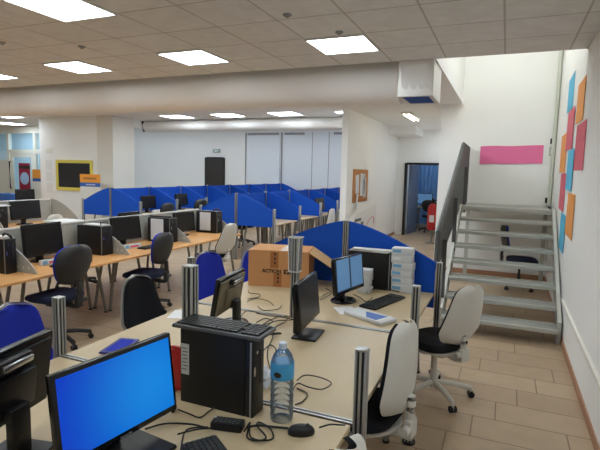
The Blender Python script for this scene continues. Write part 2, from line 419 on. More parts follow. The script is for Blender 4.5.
# glazed entrance wall on the far left
w = MB()
w.box((-15.2, 11.3, 2.95), (7.0, 0.14, 0.24), 'trim')
for x, wd in ((-18.0, 0.12), (-16.9, 0.1), (-15.55, 0.1), (-14.28, 0.1), (-13.85, 0.22), (-12.6, 1.9)):
    w.box((x, 11.3, 1.415), (wd, 0.12, 2.83), 'trim' if wd < 1 else 'wall')
w.box((-14.9, 11.3, 2.24), (1.2, 0.1, 0.12), 'trim'); w.box((-14.07, 11.3, 2.24), (0.36, 0.1, 0.12), 'trim'); w.box((-16.7, 11.3, 1.9), (2.2, 0.1, 0.1), 'trim'); w.box((-16.7, 11.3, 0.95), (2.2, 0.08, 1.9), 'trim')
struct(w.build('trim_5'))
g = MB(); g.box((-15.2, 11.3, 2.55), (6.2, 0.012, 0.6), 'glass'); struct(g.build('window_2'))
g = MB(); g.box((-14.07, 11.3, 1.1), (0.34, 0.012, 2.1), 'glass'); struct(g.build('window_3'))
dr = MB()
for x in (-15.42, -14.42): dr.box((x, 11.3, 1.1), (0.13, 0.06, 2.14), 'trim')
dr.box((-14.92, 11.3, 2.11), (0.87, 0.06, 0.12), 'trim'); dr.box((-14.92, 11.3, 0.12), (0.87, 0.06, 0.2), 'trim')
dr = struct(dr.build('door_2'))
MB().box((-14.92, 11.3, 1.135), (0.88, 0.012, 1.82), 'glass').build('pane', dr)
h = MB(); h.tube([(-15.42, 11.24, 1.0), (-15.42, 11.19, 1.0), (-15.42, 11.19, 1.9), (-15.42, 11.24, 1.9)], 0.022, 'black', smooth=False); h.build('handle', dr)
sbox('wall_entrance_back', (-18.3, 12.9, 0), (-11.92, 13.05, 3.6), 'entrance')
# room behind the corridor door
sbox('wall_side_room_back', (-3.0, 17.2, 0), (-0.6, 17.3, H), 'wall_cool')
sbox('wall_side_room_right', (-1.06, 14.49, 0), (-0.9, 17.2, H), 'wall_cool')

# ------------------------------------------------------------------ ceiling lamps
def lamp(x, y, z, label, m='lamp', s=0.57):
    t = thing('ceiling_light', label, 'light', (x, y, z), 0, 'square ceiling lights')
    f = MB()
    for sx, sy, dx, dy in ((0, s / 2 + 0.008, s + 0.032, 0.016), (0, -s / 2 - 0.008, s + 0.032, 0.016), (s / 2 + 0.008, 0, 0.016, s), (-s / 2 - 0.008, 0, 0.016, s)):
        f.box((sx, sy, -0.009), (dx, dy, 0.018), 'white_metal')
    f.build('frame', t)
    MB().box((0, 0, -0.007), (s, s, 0.012), m).build('diffuser', t)
near = {-1.6: 'rightmost of its row, in front of the white duct', -3.4: 'second from the right in the row before the duct', -5.2: 'third from the right in the row before the duct', -7.0: 'cut by the left picture edge in the row before the duct'}
for x, l in near.items(): lamp(x, 4.78, H, 'glowing square ceiling light, ' + l)
lamp(-3.4, 2.97, H, 'glowing square ceiling light nearest the viewer at the top left')
for x in (-1.6, -5.2, -7.0, -8.8):
    lamp(x, 2.97, H, 'added square fill light of the nearest row, outside the picture')  # rest of this row is added out of frame to raise the brightness
for x in (0.2 - 1.8, -3.4, -5.2): lamp(x, 0.6, H, 'added square fill light behind the viewer, outside the picture')  # lamp grid carried on behind the camera as added fill
for x in (-8.8, -10.6, -12.4): lamp(x, 4.78, H, 'added square fill light of the row before the duct, left of the picture')  # unseen lamps added to brighten the left side of the hall
for k, x in enumerate((-3.29, -4.62, -6.1, -7.55)): lamp(x, 9.9, H, 'glowing square ceiling light behind the big duct, %s from the right' % ORD[k], 'lamp_cool', 0.6 if k else 0.26)
lamp(-14.3, 10.5, H, 'glowing square ceiling light beside the glazed entrance', 'lamp_cool', 0.6)
lamp(-12.3, 8.9, H, 'glowing square ceiling light at the left edge, left of the blackboard wall', 'lamp_cool', 0.6)
for x in (-4.4, -6.4, -8.4, -10.4, -12.6, -15.0):
    for y in (13.4, 15.6): lamp(x, y, 3.6, 'added square fill light over the far blue desks, hidden behind the ducts', 'fill_far', 0.6)  # unseen lamps added so the far wall is lit evenly
for k, y in enumerate((6.6, 7.8)): lamp(-0.1, y, 4.7, 'added square fill light on the high stairwell ceiling, out of view', 'fill_high', 0.9)  # unseen lamps added to brighten the white stairwell
lamp(0.2, 1.17, H, 'added square fill light above the right aisle behind the viewer')  # extra lamp added to light the right wall and floor
for x in (-2.1, -3.9, -5.7, -7.5, -9.2, -10.9): lamp(x, 7.2, H, 'added square fill light hidden right behind the big duct', 'lamp_cool', 0.57)  # added fill row, kept out of sight by the duct
lamp(-1.9, 8.0, H, 'added square fill light before the corridor, hidden behind the duct end', 'lamp_cool')  # unseen lamp added to throw light into the corridor
for y in (11.9, 12.8, 13.7): lamp(-1.325, y, H, 'small added fill light along the right corridor wall, behind the corner', 'fill_strong', 0.25)  # added fill, out of sight, for the opposite corridor wall
lamp(-2.1, 16.0, H, 'square light in the room behind the corridor door', 'lamp_cool', 0.4)
for x in (-15.0, -16.5, -13.5): lamp(x, 12.1, H, 'added square fill light behind the glazed entrance', 'fill_far')  # added to brighten the room behind the glass
t = thing('ceiling_tube_light', 'dim double tube light on the corridor ceiling', 'light', (-2.0, 10.8, H))
b = MB(); b.box((0, 0, -0.02), (0.22, 1.24, 0.04), 'white_metal', 0.005); b.build('housing', t)
for s in (-1, 1):
    b = MB(); b.cyl((s * 0.05, -0.6, -0.055), (s * 0.05, 0.6, -0.055), 0.013, 'lamp_off'); b.build('tube', t)

# small ceiling details
for k, (x, y, l) in enumerate(((-5.0, 3.6, 'near the second lamp from the left'), (-4.3, 4.0, 'between the middle lamps'), (-1.75, 3.75, 'above the rightmost lamp'), (-1.5, 4.35, 'just behind the rightmost lamp'))):
    b = MB(); b.lathe([(0.035, 0), (0.04, -0.008), (0.02, -0.02), (0.008, -0.03)], 'seam', 12, (x, y, H - 0.001))
    tag(b.build('ceiling_sprinkler'), 'tiny grey ceiling sprinkler ' + l, 'sprinkler')

# ------------------------------------------------------------------ ducts
def duct(name, label, x0, x1, y, z, ry, rz, seams):
    b = MB(); n = 32; nx = 60
    rings = []
    for i in range(nx + 1):
        x = x0 + (x1 - x0) * i / nx
        rr = 1 + 0.012 * math.sin(x * 5.1) + 0.008 * math.sin(x * 13.7 + 1)
        for sx in seams:
            if abs(x - sx) < abs(x1 - x0) / nx: rr -= 0.03
        rings.append([b.bm.verts.new((x, y + ry * rr * math.cos(2 * PI * k / n), z + rz * rr * math.sin(2 * PI * k / n))) for k in range(n)])
    fs = []
    for i in range(nx):
        for k in range(n): fs.append(b.bm.faces.new((rings[i][k], rings[i][(k + 1) % n], rings[i + 1][(k + 1) % n], rings[i + 1][k])))
    fs.append(b.bm.faces.new(rings[0][::-1])); fs.append(b.bm.faces.new(rings[-1]))
    b._paint(fs, 'duct')
    return tag(b.build(name), label, 'duct')
duct('ceiling_duct', 'big round white wrapped air duct across the room under the ceiling', -18.2, -1.26, 6.09, 2.93, 0.29, 0.28, (-3.0, -6.2, -9.5, -12.8))
duct('ceiling_duct', 'smaller white wrapped duct further back, lit by the far lights', -9.2, -3.16, 10.75, 2.92, 0.19, 0.14, (-5.75, -7.6))
t = thing('air_outlet_box', 'square duct end box with torn foil and a blue grille underneath', 'vent', (-1.03, 5.9, 2.68))
b = MB(); b.box((0, 0.1, 0.2), (0.38, 0.64, 0.38), 'duct', 0.004); b.build('box', t)
b = MB()
b.prism([(-0.192, -0.226, 0.0), (-0.155, -0.226, 0.0), (-0.155, -0.226, 0.32), (-0.192, -0.226, 0.4)], (0, 0.004, 0), 'foil')
pts = [(-0.19, 0.012)] + [(-0.19 + 0.38 * i / 12, 0.06 + (0.05 if i % 3 == 1 else 0.0) + random.uniform(0, 0.035)) for i in range(13)] + [(0.19, 0.012)]
b.prism([(x, -0.228, z) for x, z in pts], (0, 0.004, 0), 'foil'); b.build('foil_tape', t)
b = MB()
for sx, sy, dx, dy in ((0, 0.40, 0.4, 0.06), (0, -0.2, 0.4, 0.06), (0.175, 0.1, 0.05, 0.54), (-0.175, 0.1, 0.05, 0.54)): b.box((sx, sy, 0.0), (dx, dy, 0.018), 'foil')
b.build('grille_frame', t)
b = MB(); b.box((0, 0.1, 0.004), (0.3, 0.54, 0.006), 'grille_blue')
for k in range(12): b.box((0, -0.14 + k * 0.043, -0.002), (0.3, 0.006, 0.012), 'grille_blue')
b.build('grille', t)
MB().box((0.197, 0.1, 0.2), (0.012, 0.64, 0.39), 'white_metal').build('side_plate', t)
b = MB(); b.tube([(-9.34, 10.72, 3.07), (-9.32, 10.72, 2.98), (-9.29, 10.7, 2.86), (-9.26, 10.68, 2.79)], 0.03, 'black'); tag(b.build('hanging_strap'), 'black strap holding the left end of the smaller duct', 'strap')

# ------------------------------------------------------------------ furniture builders
def desk(x0, x1, y0, y1, m, label, group, inset=0.13, insetl=0.13, legm='leg_grey'):
    cx, cy = (x0 + x1) / 2, (y0 + y1) / 2
    t = thing('desk', label, 'desk', (cx, cy, 0), 0, group)
    b = MB(); b.box((0, 0, D - 0.0125), (x1 - x0, y1 - y0, 0.025), m, 0.003, seg=1); b.build('tabletop', t)
    hx, hy = (x1 - x0) / 2, (y1 - y0) / 2
    for sx in (-1, 1):
        for sy in (-1, 1):
            b = MB()
            px_ = hx - inset if sx > 0 else -(hx - insetl)
            b.tube([(px_, sy * (hy - 0.16), D - 0.026), (px_ + 0.03 * sx, sy * (hy - 0.03), 0.012)], 0.019, legm, n=12, smooth=False)
            b.cyl((px_ + 0.03 * sx, sy * (hy - 0.03), 0.0), (px_ + 0.03 * sx, sy * (hy - 0.03), 0.014), 0.024, 'black')
            b.build('leg', t)
    b = MB(); b.box((0, 0, D - 0.05), (0.06, 2 * hy - 0.3, 0.045), legm); b.build('crossbar', t)
    return t

def post(x, y, top, label, group=None, w=0.051, foot=True):
    t = thing('partition_post', label, 'post', (x, y, 0), 0, group)
    b = MB()
    b.box((0, 0, top / 2), (w * 0.74, w * 0.74, top - 0.006), 'alu_dark')
    r = w / 2
    for sx in (-1, 1):
        for sy in (-1, 1):
            b.box((sx * r * 0.79, sy * r * 0.79, top / 2), (r * 0.42, r * 0.42, top - 0.004), 'alu', 0.004)
    for a, bb in ((1, 0), (-1, 0), (0, 1), (0, -1)):
        b.box((a * r * 0.9, bb * r * 0.9, top / 2), (r * (0.2 if a else 0.36), r * (0.36 if a else 0.2), top - 0.004), 'alu')
    b.build('profile', t)
    b = MB(); b.box((0, 0, top + 0.0015), (w, w, 0.009), 'alu', 0.003); b.build('cap', t)
    if foot:
        b = MB(); b.cyl((0, 0, 0), (0, 0, 0.012), 0.045, 'black'); b.build('foot', t)
    return t

# --- swivel chairs: local +X is forward, origin on the floor under the column
def w_shell(v):
    a = 0.23 - 0.085 * max(0.0, v - 0.25) / 0.75 - 0.06 * max(0, 0.25 - v) / 0.25
    return a * (1 - abs(2 * v - 1) ** 8) ** (1 / 2.4) if 0 < v < 1 else a * 0.3
def w_oval(v):
    a = 0.24 * (1 - 0.28 * max(0, 0.55 - v) / 0.55 - 0.03 * max(0, v - 0.55))
    return a * (1 - abs(2 * v - 1) ** 3.2) ** (1 / 2.4) if 0 < v < 1 else a * 0.12

def chair(kind, label, x, y, face, lift=0.0, group=None, detail=True, lean=0.07):
    """kind: (shape, pad material, shell material, seat material, base material)"""
    shape, padm, shm, stm, bm_ = kind
    t = thing('swivel_chair', label, 'chair', (x, y, 0), face, group)
    sz = 0.45 + lift
    # base: five legs with castors
    for k in range(5):
        a = 2 * PI * k / 5 + 0.3
        ca, sa = math.cos(a), math.sin(a)
        b = MB()
        b.tube([(0.03 * ca, 0.03 * sa, 0.115), (0.16 * ca, 0.16 * sa, 0.105), (0.3 * ca, 0.3 * sa, 0.075)], 0.021, bm_, n=8)
        l = b.build('leg', t)
        b = MB()
        q = Vector((-sa, ca, 0)) * 0.016
        c = Vector((0.3 * ca, 0.3 * sa, 0.027))
        for s in (-1, 1): b.cyl(c + q * (s * 0.4), c + q * s * 1.5, 0.026, 'black', n=14)
        b.cyl(c + Vector((0, 0, 0.01)), c + Vector((0, 0, 0.052)), 0.011, bm_ , n=8)
        b.box(tuple(c), (0.02, 0.02, 0.03), bm_)
        b.build('castor', l)
    b = MB(); b.cyl((0, 0, 0.07), (0, 0, 0.22), 0.032, bm_, 0.027); b.cyl((0, 0, 0.22), (0, 0, sz - 0.07), 0.018, 'black' if bm_ == 'char' else bm_); b.build('column', t)
    b = MB(); b.box((-0.02, 0, sz - 0.055), (0.22, 0.15, 0.055), 'char' if bm_ == 'char' else bm_, 0.015)
    b.tube([(-0.02, -0.06, sz - 0.055), (-0.02, -0.2, sz - 0.06), (-0.02, -0.25, sz - 0.055)], 0.009, 'black', n=8); b.build('mechanism', t)
    # seat
    if shape == 'shell':
        b = MB(); b.prism([(0.24 * math.cos(2 * PI * k / 28) * (1.05) + 0.03, 0.235 * math.sin(2 * PI * k / 28) if abs(math.sin(2 * PI * k / 28)) < .9 else 0.235 * math.copysign(0.93, math.sin(2 * PI * k / 28)), sz - 0.03) for k in range(28)], (0, 0, 0.018), shm); b.build('seat_shell', t)
    def sup(a, e): return math.copysign(abs(a) ** e, a)
    b = MB(); n = 32; rings = []
    for (sc, z) in ((0.9, -0.012), (1.0, 0.005), (1.0, 0.03), (0.94, 0.05), (0.7, 0.058), (0.3, 0.056)):
        rings.append([b.bm.verts.new((0.03 + 0.235 * sc * sup(math.cos(2 * PI * k / n), 0.6), 0.23 * sc * sup(math.sin(2 * PI * k / n), 0.6), sz + z - (0.02 * max(0, math.cos(2 * PI * k / n)) ** 3 if z > 0 else 0))) for k in range(n)])
    fs = []
    for i in range(len(rings) - 1):
        for k in range(n): fs.append(b.bm.faces.new((rings[i][k], rings[i][(k + 1) % n], rings[i + 1][(k + 1) % n], rings[i + 1][k])))
    fs += [b.bm.faces.new(rings[0][::-1]), b.bm.faces.new(rings[-1])]
    b._paint(fs, stm); b.build('seat', t)
    # backrest
    if shape == 'shell':
        z0, h = sz + 0.06, 0.48
        b = MB(); b.back(w_shell, z0, h, -0.235, lean, 0.05, 0.03, shm, bow=-0.015); b.build('back_shell', t)
        b = MB(); b.back(lambda v: w_shell(v) * 0.94, z0 + 0.012, h - 0.024, -0.207, lean, 0.045, 0.05, padm, bow=-0.015); b.build('backrest', t)
        b = MB(); b.tube([(-0.1, 0, sz - 0.05), (-0.2, 0, sz - 0.06), (-0.265, 0, sz - 0.02), (-0.272, 0, sz + 0.16)], 0.026, shm, n=10); b.box((-0.275, 0, sz - 0.01), (0.05, 0.09, 0.1), shm, 0.012)
        b.cyl((-0.275, 0.045, sz + 0.0), (-0.275, 0.09, sz + 0.0), 0.022, shm); b.build('back_stem', t)
    else:
        z0, h = sz + 0.155, 0.40
        b = MB(); b.back(w_oval, z0, h, -0.235, lean, 0.07, 0.035, shm, bow=-0.02); b.build('back_shell', t)
        b = MB(); b.back(lambda v: w_oval(v) * 0.985, z0 + 0.006, h - 0.01, -0.206, lean, 0.07, 0.05, padm, bow=-0.02); b.build('backrest', t)
        b = MB(); b.tube([(-0.08, 0, sz - 0.05), (-0.22, 0, sz - 0.06), (-0.275, 0, sz - 0.02), (-0.268, 0, sz + 0.2)], 0.024, 'char', n=10); b.box((-0.27, 0, sz + 0.02), (0.05, 0.08, 0.1), 'char', 0.012)
        b.cyl((-0.27, -0.04, sz + 0.0), (-0.27, -0.09, sz + 0.0), 0.02, 'char'); b.build('back_stem', t)
    return t
K_WHITE = ('shell', 'black_fab', 'shell', 'black_fab', 'shell')
K_BLUE = ('shell', 'blue_fab', 'shell', 'blue_fab', 'shell')
K_TYP = ('oval', 'blue_fab', 'char', 'navy_fab', 'char')
K_DARK = ('oval', 'black_fab', 'char', 'black_fab', 'char')
R = math.radians

# --- monitors: local +X is the screen side
def monitor(label, x, y, rotz, zc, w, h, tilt=10, scr='scr_off', base='ellipse', zb=D, back='black', frame='black_gloss', off=0.0, handle=False, bd=(0.2, 0.3), win=False, group=None, detail=True, basex=-0.05):
    t = thing('monitor', label, 'monitor', (x, y, zb), rotz, group)
    T = Matrix.Translation((off, 0, zc - zb)) @ Matrix.Rotation(-R(tilt), 4, 'Y')
    th = 0.045
    b = MB()
    b.box((-0.012, 0, 0), (0.03, w, h), frame, 0.006, T)
    b.prism([(-0.026, -w * 0.46, -h * 0.46), (-0.026, w * 0.46, -h * 0.46), (-0.026, w * 0.46, h * 0.42), (-0.026, -w * 0.46, h * 0.42)], (-0.014, 0, 0), back, T)
    b.box((-0.05, 0, -0.02), (0.03, w * 0.5, h * 0.5), back, 0.012, T)
    b.build('housing', t)
    bz = 0.016
    b = MB(); b.box((0.0038, 0, 0.004), (0.002, w - 2 * bz, h - 2 * bz - 0.008), scr, 0, T); s = b.build('screen', t)
    if win:
        b = MB()
        for sy in (-1, 1): b.box((0.0055, sy * w * 0.235, 0.01), (0.0015, w * 0.42, h * 0.84), 'scr_win', 0, T)
        b.build('open_window', s)
    if detail:
        b = MB(); b.box((0.0045, 0, -h / 2 + 0.009), (0.0015, 0.05, 0.006), 'print', 0, T); b.build('badge', t)
        if handle:
            b = MB(); b.box((-0.068, 0, h * 0.36), (0.02, w * 0.3, 0.022), 'chrome', 0.004, T); b.box((-0.05, 0, h * 0.36), (0.03, w * 0.34, 0.04), 'black', 0.006, T); b.build('handle', t)
    lo = zc - zb - h * 0.30
    b = MB(); b.box((off - 0.075, 0, lo * 0.5 + 0.012), (0.035, 0.085, lo), 'black', 0.008)
    b.box((off - 0.065, 0, lo), (0.05, 0.09, 0.05), 'black', 0.008); b.build('stand_neck', t)
    b = MB()
    if base == 'ellipse':
        n = 36
        rings = [[b.bm.verts.new((basex + bd[0] / 2 * k_ * math.cos(2 * PI * k / n), bd[1] / 2 * k_ * math.sin(2 * PI * k / n), z)) for k in range(n)] for k_, z in ((1, 0), (1, 0.009), (0.93, 0.015), (0.5, 0.019))]
        fs = []
        for i in range(3):
            for k in range(n): fs.append(b.bm.faces.new((rings[i][k], rings[i][(k + 1) % n], rings[i + 1][(k + 1) % n], rings[i + 1][k])))
        fs += [b.bm.faces.new(rings[0][::-1]), b.bm.faces.new(rings[-1])]; b._paint(fs, 'black_gloss')
    else:
        b.box((basex, 0, 0.008), (bd[0], bd[1], 0.016), 'black', 0.006)
    b.build('stand_base', t)
    return t

# --- upright desktop PC: local box dx (depth) x dy (thickness) x dz; front panel at +X, side face at -Y
def tower(label, x, y, rotz=0.0, d=(0.37, 0.1, 0.335), sticker=False, paper=None, zb=D, group=None):
    t = thing('desktop_computer', label, 'computer', (x, y, zb), rotz, group)
    dx, dy, dz = d
    b = MB(); b.box((-0.02, 0, dz / 2), (dx - 0.04, dy, dz), 'black_case', 0.003); b.build('case', t)
    b = MB(); b.box((dx / 2 - 0.019, 0, dz / 2), (0.038, dy * 1.0, dz), 'black', 0.004)
    b.build('front_panel', t)
    b = MB(); b.box((dx / 2 - 0.012, -dy / 2 - 0.0015, dz / 2), (0.007, 0.003, dz - 0.01), 'silver'); b.build('edge_trim', t)
    b = MB(); b.box((dx / 2 + 0.001, dy * 0.18, dz * 0.62), (0.003, 0.014, 0.15), 'char'); b.build('drive_slot', t)
    b = MB(); b.cyl((dx / 2, -dy * 0.2, dz * 0.84), (dx / 2 + 0.003, -dy * 0.2, dz * 0.84), 0.008, 'chrome'); b.build('power_button', t)
    b = MB(); b.box((dx / 2 + 0.0005, -dy * 0.38, dz * 0.6), (0.002, 0.014, 0.04), 'chrome'); b.build('badge', t)
    if sticker:
        b = MB(); b.box((-dx / 2 + 0.026, -dy / 2 - 0.0006, dz * 0.6), (0.042, 0.0012, 0.14), 'label'); s = b.build('sticker', t)
        b = MB()
        for k in range(7): b.box((-dx / 2 + 0.023 + 0.004 * (k % 2), -dy / 2 - 0.0016, dz * 0.6 + 0.05 - 0.016 * k), (0.026, 0.0008, 0.005), 'print')
        b.build('print', s)
    return t

def keyboard(label, x, y, z, rotz, L=0.45, Wd=0.15, pitch=0.0, light=False, roll=0.0):
    t = thing('keyboard', label, 'keyboard', (x, y, z), rotz)
    T = Matrix.Rotation(pitch, 4, 'X')
    b = MB(); b.box((0, 0, 0.009), (L, Wd, 0.018), 'kbd' if light else 'black', 0.005, T); b.build('body', t)
    b = MB(); b.box((0, 0, 0.0175), (L * 0.95, Wd * 0.86, 0.002), 'black', 0, T)
    rows = 6; cols = 20; kw = L * 0.93 / cols; kh = Wd * 0.82 / rows
    for r in range(rows):
        for c in range(cols):
            if c in (15,) and r != 2: continue
            if r == 0 and 3 <= c <= 9:
                if c == 6: b.box((-L * 0.465 + kw * 6.5, -Wd * 0.41 + kh * 0.5, 0.021), (kw * 6.6, kh * 0.8, 0.008), 'key', 0, T)
                continue
            b.box((-L * 0.465 + kw * (c + 0.5), -Wd * 0.41 + kh * (r + 0.5), 0.021), (kw * 0.84, kh * 0.8, 0.008), 'key', 0, T)
    b.build('keys', t)['kind'] = 'stuff'
    return t

# ------------------------------------------------------------------ the near desk island
XL, XM, XR = -2.2, -1.37, -0.53
JY = [0.66, 1.87, 3.105, 4.36]
cell = ['nearest', 'middle', 'farthest']
what_r = ['holding the blue lit monitor and the water bottle', 'with the dark monitor and a bare top', 'with the twin window monitor and the white box stack']
what_l = ['under the monitor seen from behind at the lower left', 'beneath the blue folder and loose cables', 'carrying the big brown carton']
for k in range(3):
    desk(XM + 0.005, XR, JY[k] + 0.012, JY[k + 1] - 0.03, 'maple', 'pale maple desk, right side, ' + what_r[k], None)
    desk(XL, XM - 0.005, JY[k] + 0.012, JY[k + 1] - 0.03, 'maple', 'pale maple desk, left side, ' + what_l[k], None, 0.13, 0.5)
post(XM + 0.022, JY[1] - 0.008, 1.325, 'tall slotted aluminium post right behind the black upright computer', None, 0.058)
p3 = post(XM + 0.027, JY[2] - 0.008, 1.315, 'tall slotted aluminium post with a plastic sleeve in front of the carton')
post(XR + 0.03, JY[1], 1.06, 'slotted aluminium post at the right desk edge nearest the viewer')
post(XR + 0.04, JY[2], 1.065, 'slotted aluminium post at the right desk edge beside the white backed chair')
post(XR + 0.033, JY[3], 1.01, 'slotted aluminium post closing the right end of the blue screen')
post(XL - 0.027, JY[1], 1.06, 'slotted aluminium post at the left desk edge by the blue chair')
post(XL - 0.034, JY[2], 1.09, 'slotted aluminium post at the left desk edge, half hidden by the tall one')
post(XM, JY[3], 1.33, 'tall slotted aluminium post between the two blue end screens')
# table-top rails in the joints
for y, x0, x1, l in ((JY[1], XM + 0.04, XR + 0.008, 'slim aluminium rail across the desk joint below the bottle'), (JY[1], XL - 0.0, XM - 0.04, 'slim aluminium rail across the desk joint behind the blue monitor'),
                     (JY[2], XM + 0.04, XR + 0.02, 'slim aluminium rail across the desk joint behind the dark monitor'), (JY[2], XL, XM - 0.04, 'slim aluminium rail across the joint in front of the carton')):
    b = MB(); b.box(((x0 + x1) / 2, y - 0.009, D - 0.008), (x1 - x0, 0.03, 0.016), 'alu_dark')
    for s in (-1, 1): b.box(((x0 + x1) / 2, y - 0.009 + s * 0.0105, D - 0.004), (x1 - x0, 0.009, 0.018), 'alu')
    tag(b.build('joint_rail'), l, 'rail')
# plastic sleeve over the middle post
s = MB(); px, py = XM + 0.027, JY[2] - 0.008
for zz, k0, k1 in ((1.2, 0.036, 0.04),):
    s.prism([(px - 0.034, py - 0.034, 1.075), (px + 0.034, py - 0.034, 1.075), (px + 0.042, py - 0.034, 1.325), (px - 0.042, py - 0.034, 1.325)], (0, 0.0015, 0), 'sleeve')
    s.prism([(px - 0.034, py + 0.034, 1.075), (px + 0.034, py + 0.034, 1.075), (px + 0.042, py + 0.034, 1.325), (px - 0.042, py + 0.034, 1.325)], (0, 0.0015, 0), 'sleeve')
for sg in (-1, 1):
    s.prism([(px + sg * 0.034, py - 0.034, 1.075), (px + sg * 0.034, py + 0.034, 1.075), (px + sg * 0.042, py + 0.034, 1.325), (px + sg * 0.042, py - 0.034, 1.325)], (sg * 0.0015, 0, 0), 'sleeve')
    for zz, q in ((1.078, 0.036), (1.322, 0.043)):
        s.box((px + sg * q, py, zz), (0.004, 2 * q, 0.008), 'paper'); s.box((px, py + sg * 0.036, zz), (2 * q, 0.004, 0.008), 'paper')
    s.box((px + sg * 0.038, py - 0.035, 1.2), (0.006, 0.003, 0.24), 'paper', 0, Matrix.Translation((px + sg * 0.038, py, 1.2)) @ Matrix.Rotation(sg * 0.033, 4, 'Y') @ Matrix.Translation((-px - sg * 0.038, -py, -1.2)))
tag(s.build('plastic_sleeve'), 'clear plastic sleeve hung over the post in front of the carton', 'plastic sleeve')

# blue end screens
def top_edge(s, hi, lo): return lo + (hi - lo) * (1 - s ** 1.35)
def screen_panel(name, label, xa, xb, y, hi, lo, zb, m, group=None, trim='alu', postx=True, post_top=None, axis='x', holes=False):
    """panel in the plane y, falling from xa (spine) to xb (outer end)"""
    t = thing(name, label, 'desk divider', ((xa + xb) / 2, y, 0), 0, group)
    n = 18
    top = [(xa + (xb - xa) * i / n, y - 0.014, top_edge(i / n, hi, lo)) for i in range(n + 1)]
    b = MB(); b.prism([(xb, y - 0.014, zb), (xa, y - 0.014, zb)] + top, (0, 0.028, 0), m); b.build('panel', t, True)
    b = MB(); b.prism([(p[0], y - 0.017, p[2]) for p in top] + [(p[0], y - 0.017, p[2] + 0.012) for p in top[::-1]], (0, 0.034, 0), trim if m != 'blue_panel' else 'blue_panel'); b.build('edge_trim', t, True)
    if postx:
        sg = 1 if xb > xa else -1
        pt = post_top or lo + 0.05
        b = MB(); b.box((xb + sg * 0.03, y, pt / 2), (0.05, 0.05, pt), 'alu', 0.008); b.box((xb + sg * 0.03, y - 0.0255, pt / 2), (0.008, 0.002, pt - 0.02), 'alu_dark'); b.box((xb + sg * 0.03 + 0.0255, y, pt / 2), (0.002, 0.008, pt - 0.02), 'alu_dark'); b.build('post', t, True)
    return t
screen_panel('desk_screen', 'blue sloping screen at the end of the front island, behind the white boxes', XM + 0.032, XR - 0.0, JY[3], 1.315, 1.0, 0.60, 'blue_panel', postx=False)
screen_panel('desk_screen', 'blue sloping screen at the end of the front island, behind the carton', XM - 0.032, XL - 0.02, JY[3], 1.315, 0.99, 0.60, 'blue_panel', postx=False)

# ------------------------------------------------------------------ things on the island
monitor('lit monitor with a plain bright blue desktop facing right', -1.225, 1.28, R(-7.5), 0.968, 0.51, 0.315, 7, 'scr_blue', 'rect', bd=(0.23, 0.27), basex=0.025, off=0.0)
monitor('black monitor seen from behind with a silver handle at the lower left', -1.605, 1.09, R(180 + 12), 1.0, 0.45, 0.29, 8, 'scr_off', 'rect', handle=True, bd=(0.2, 0.2))
monitor('small monitor with a brownish back facing away beside the tall posts', -1.70, 2.76, R(180 + 8), 0.965, 0.43, 0.255, 10, 'scr_off', 'ellipse', back='olive', handle=True, bd=(0.2, 0.24))
monitor('switched off dark monitor facing right in the middle of the front island', -1.105, 2.785, R(5), 0.975, 0.42, 0.29, 6, 'scr_off', 'rect', bd=(0.16, 0.22), basex=0.0)
monitor('monitor showing two pale blue windows side by side', -1.115, 3.68, R(-12), 0.975, 0.46, 0.29, 6, 'scr_dk', 'ellipse', bd=(0.2, 0.24), win=True)

tower('black upright computer with a keyboard lying on top', -1.105, 1.757, 0, (0.37, 0.097, 0.335), True)
tower('black upright computer topped with papers by the blue end screen', -1.1, 4.27, 0, (0.40, 0.1, 0.335))
keyboard('dark grey keyboard lying on top of the black upright computer', -1.115, 1.79, D + 0.3365, 0.015, 0.44, 0.165, 0.0, True)
keyboard('black keyboard lying before the white box stack', -0.86, 3.8, D, R(74), 0.5, 0.15)
keyboard('black keyboard cut by the bottom picture edge', -0.895, 1.37, D, R(-36), 0.3, 0.14)

# bottle
t = thing('water_bottle', 'clear plastic water bottle with blue label and white cap', 'bottle', (-0.81, 1.76, D))
b = MB()
prof = [(0.030, 0.0), (0.041, 0.004), (0.043, 0.014)]
z = 0.014
for k in range(6):
    prof += [(0.043, 0.02 + k * 0.026), (0.0445, 0.03 + k * 0.026), (0.041, 0.042 + k * 0.026)]
prof += [(0.0435, 0.178), (0.0435, 0.252), (0.042, 0.262), (0.034, 0.285), (0.022, 0.303), (0.014, 0.311), (0.0135, 0.318)]
b.lathe([(r_ * 1.12, z_) for r_, z_ in prof], 'pet', 28); b.build('bottle_body', t)
b = MB(); b.lathe([(0.0495, 0.187), (0.0502, 0.19), (0.0502, 0.254), (0.0495, 0.257)], 'bottle_label', 28); lb = b.build('bottle_label', t)
b = MB(); b.lathe([(0.017, 0.311), (0.0172, 0.313), (0.0172, 0.333), (0.015, 0.336)], 'cap', 20); b.build('cap', t)
b = MB()
for k in range(7):
    a = -PI / 2 - 0.25 + 0.09 * k
    b.box((0, -0.0506, 0.212), (0.0055, 0.0015, 0.008 + 0.016 * math.sin(PI * (k + 0.5) / 7)), 'ink', 0, Matrix.Rotation(a + PI / 2, 4, 'Z'))
b.build('label_emblem', lb)

